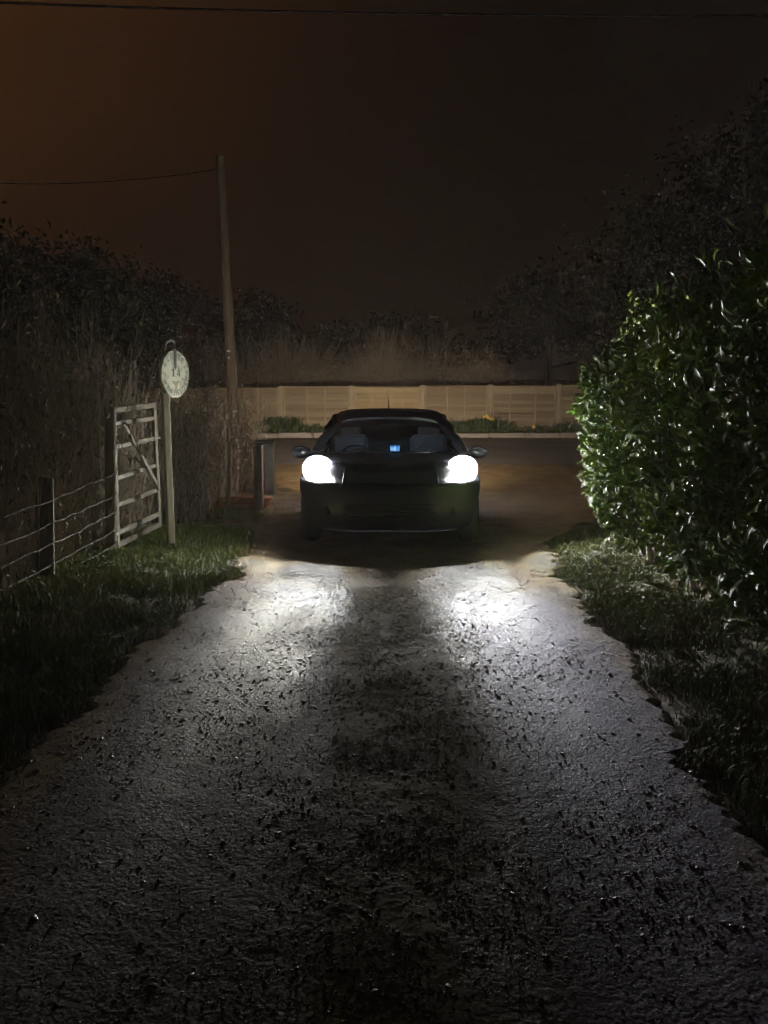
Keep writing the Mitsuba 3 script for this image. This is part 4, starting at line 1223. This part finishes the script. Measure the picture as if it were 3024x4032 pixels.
def hedge_points(n, r):
    kind = r.random(n)
    y = 2.6 + (HY1 - 2.6) * r.random(n) ** 0.85
    z = r.random(n)
    P, N = np.zeros((n, 3)), np.zeros((n, 3))
    H = hedge_top(y)
    bot = 0.22 + 0.16 * meshkit.noise(np.stack([y * 2.2, 0 * y, 0 * y], -1))
    zz = bot + (H - bot) * z
    s_top = np.clip((zz - (H - 0.42)) / 0.42, 0, 1)
    s_end = np.clip((y - (HY1 - 0.7)) / 0.7, 0, 1)
    s_bot = np.clip((0.75 - zz) / 0.6, 0, 1)
    x = HX + 0.42 * s_top ** 2 + 0.55 * s_end ** 2.2 + 0.28 * s_bot ** 1.6
    x += 0.26 * (meshkit.fbm(np.stack([0 * y, y * 1.9, zz * 1.9], -1), 3) - 0.5) * 2
    P[:] = np.stack([x, y, zz], -1)
    N[:] = np.stack([-1 + 0 * y, 0.9 * s_end, 0.9 * s_top - 0.5 * s_bot], -1)
    e = kind < 0.17                                          # the end towards the lane
    xe = HX + 0.35 + 1.2 * r.random(n)
    P[e] = np.stack([xe, HY1 + 0.12 * r.normal(size=n) * 0.5 - 0.5 * np.clip((zz - 1.3) / 0.6, 0, 1) ** 2, zz], -1)[e]
    N[e] = [0, 1, 0.1]
    t = (kind > 0.84)                                       # the top
    xt = HX + 0.3 + 1.3 * r.random(n)
    P[t] = np.stack([xt, y, H + 0.07 * r.normal(size=n)], -1)[t]
    N[t] = [-0.25, 0, 1]
    return P, norm(N)


r = np.random.default_rng(81)
NL = 23000
P, N = hedge_points(NL, r)
depth = np.abs(r.normal(0, 0.085, NL)) - 0.03
P = P - N * depth[:, None]
D = N * 0.45 + r.normal(size=(NL, 3)) * 0.55 + [0, 0, 0.55] * np.where(r.random((NL, 1)) < 0.6, 1, -1)
up_ = N * 1.0 + np.array([0, 0, 0.32]) + r.normal(size=(NL, 3)) * 0.42
L = r.uniform(0.045, 0.095, NL)
L = L * np.exp(r.normal(0, 0.18, NL))
W = L * r.uniform(0.38, 0.56, NL)
# shoots poking out of the top
NS = 260
ys_ = r.uniform(3.0, 7.4, NS); tops = hedge_top(ys_)
shoot = np.stack([HX + 0.15 + 0.9 * r.random(NS), ys_, tops + 0.02 + 0.16 * r.random(NS) ** 2], -1)
P = np.vstack([P, shoot]); D = np.vstack([D, r.normal(size=(NS, 3)) * 0.35 + [-0.25, 0, 1]]); up_ = np.vstack([up_, r.normal(size=(NS, 3)) + [-0.5, -0.6, 0.2]])
N = np.vstack([N, np.tile([0, 0, 1.0], (NS, 1))])
L = np.concatenate([L, r.uniform(0.07, 0.12, NS)]); W = np.concatenate([W, r.uniform(0.025, 0.04, NS)])
n = len(P)
g = meshkit.fbm(P * 1.6 + 3, 3)
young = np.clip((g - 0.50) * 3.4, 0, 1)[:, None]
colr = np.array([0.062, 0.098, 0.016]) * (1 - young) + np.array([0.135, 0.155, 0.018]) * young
colr = colr * r.uniform(0.65, 1.35, (n, 1))
dead = r.random(n) < 0.012
colr[dead] = np.array([0.20, 0.17, 0.05])
# the 300 leaves that show largest are parts, one by one; the rest is one mass
rel = P - CAM
dep = rel @ FWD
pxx, pyy = rel[:, 0] / dep, (rel @ UP) / dep
infr = (np.abs(pxx) < 1512 / F * 0.99) & (np.abs(pyy) < 2016 / F) & (dep > 1) & (np.einsum('ij,ij->i', N, rel) < 0)
out_d = np.concatenate([depth, np.zeros(NS)])
score = np.where(infr & (out_d < 0.03), L * W / dep ** 2, 0)
big = np.argsort(-score)[:300]
rest = np.ones(n, bool); rest[big] = False
for k in big:
    m = leaf_mesh(P[k:k + 1], D[k:k + 1], up_[k:k + 1], L[k:k + 1], W[k:k + 1])
    add(part('laurel_hedge__leaf'), m, 'leaf_mat', smooth=True, color=rep_col(colr[k:k + 1], 8))
add('laurel_hedge__foliage', leaf_mesh(P[rest], D[rest], up_[rest], L[rest], W[rest]), 'leaf_mat', smooth=True, color=rep_col(colr[rest], 8))
tag('laurel_hedge__foliage', kind='stuff')
# inner leaves, darker growth and bare stems inside
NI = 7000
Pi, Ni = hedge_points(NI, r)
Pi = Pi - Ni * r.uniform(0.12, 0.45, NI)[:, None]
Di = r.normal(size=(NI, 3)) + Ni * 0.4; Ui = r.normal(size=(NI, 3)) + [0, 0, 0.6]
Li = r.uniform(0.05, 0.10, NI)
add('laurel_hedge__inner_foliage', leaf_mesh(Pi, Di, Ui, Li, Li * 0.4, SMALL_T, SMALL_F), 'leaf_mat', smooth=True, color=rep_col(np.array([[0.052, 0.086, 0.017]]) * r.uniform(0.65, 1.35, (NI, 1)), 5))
tag('laurel_hedge__inner_foliage', kind='stuff')
for k in range(34):
    y = 2.8 + 5.0 * (k + 0.5 * r.random()) / 34
    x = HX + 0.45 + 0.35 * r.random()
    z0 = gz(x, y)
    H = float(hedge_top(y))
    pts = [np.array([x, y, z0 - 0.03])]
    for q in range(1, 6):
        pts.append(np.array([x + 0.10 * r.normal() - 0.07 * q, y + 0.10 * r.normal(), z0 + (H - 0.2) * q / 5.2]))
    add(part('laurel_hedge__stem'), tube(pts, np.linspace(0.024, 0.006, 6) * r.uniform(0.7, 1.4), 6), 'stem_mat', smooth=True)
tag('laurel_hedge', 'tall glossy green laurel hedge along the right side of the drive', 'hedge')

# ------------------------------------------------------------------ the air: thin mist that the headlights light up
scene['haze_air'] = {'type': 'homogeneous', 'albedo': {'type': 'rgb', 'value': [0.95, 0.95, 0.95]}, 'sigma_t': HAZE, 'phase': {'type': 'hg', 'g': 0.5}}
scene['haze'] = {'type': 'cube', 'to_world': T().translate([0, 60, 10]).scale([450, 700, 12.5]), 'bsdf': {'type': 'null'}, 'interior': {'type': 'ref', 'id': 'haze_air'}}
tag('haze', 'thin damp night mist lit by the headlights', kind='stuff')
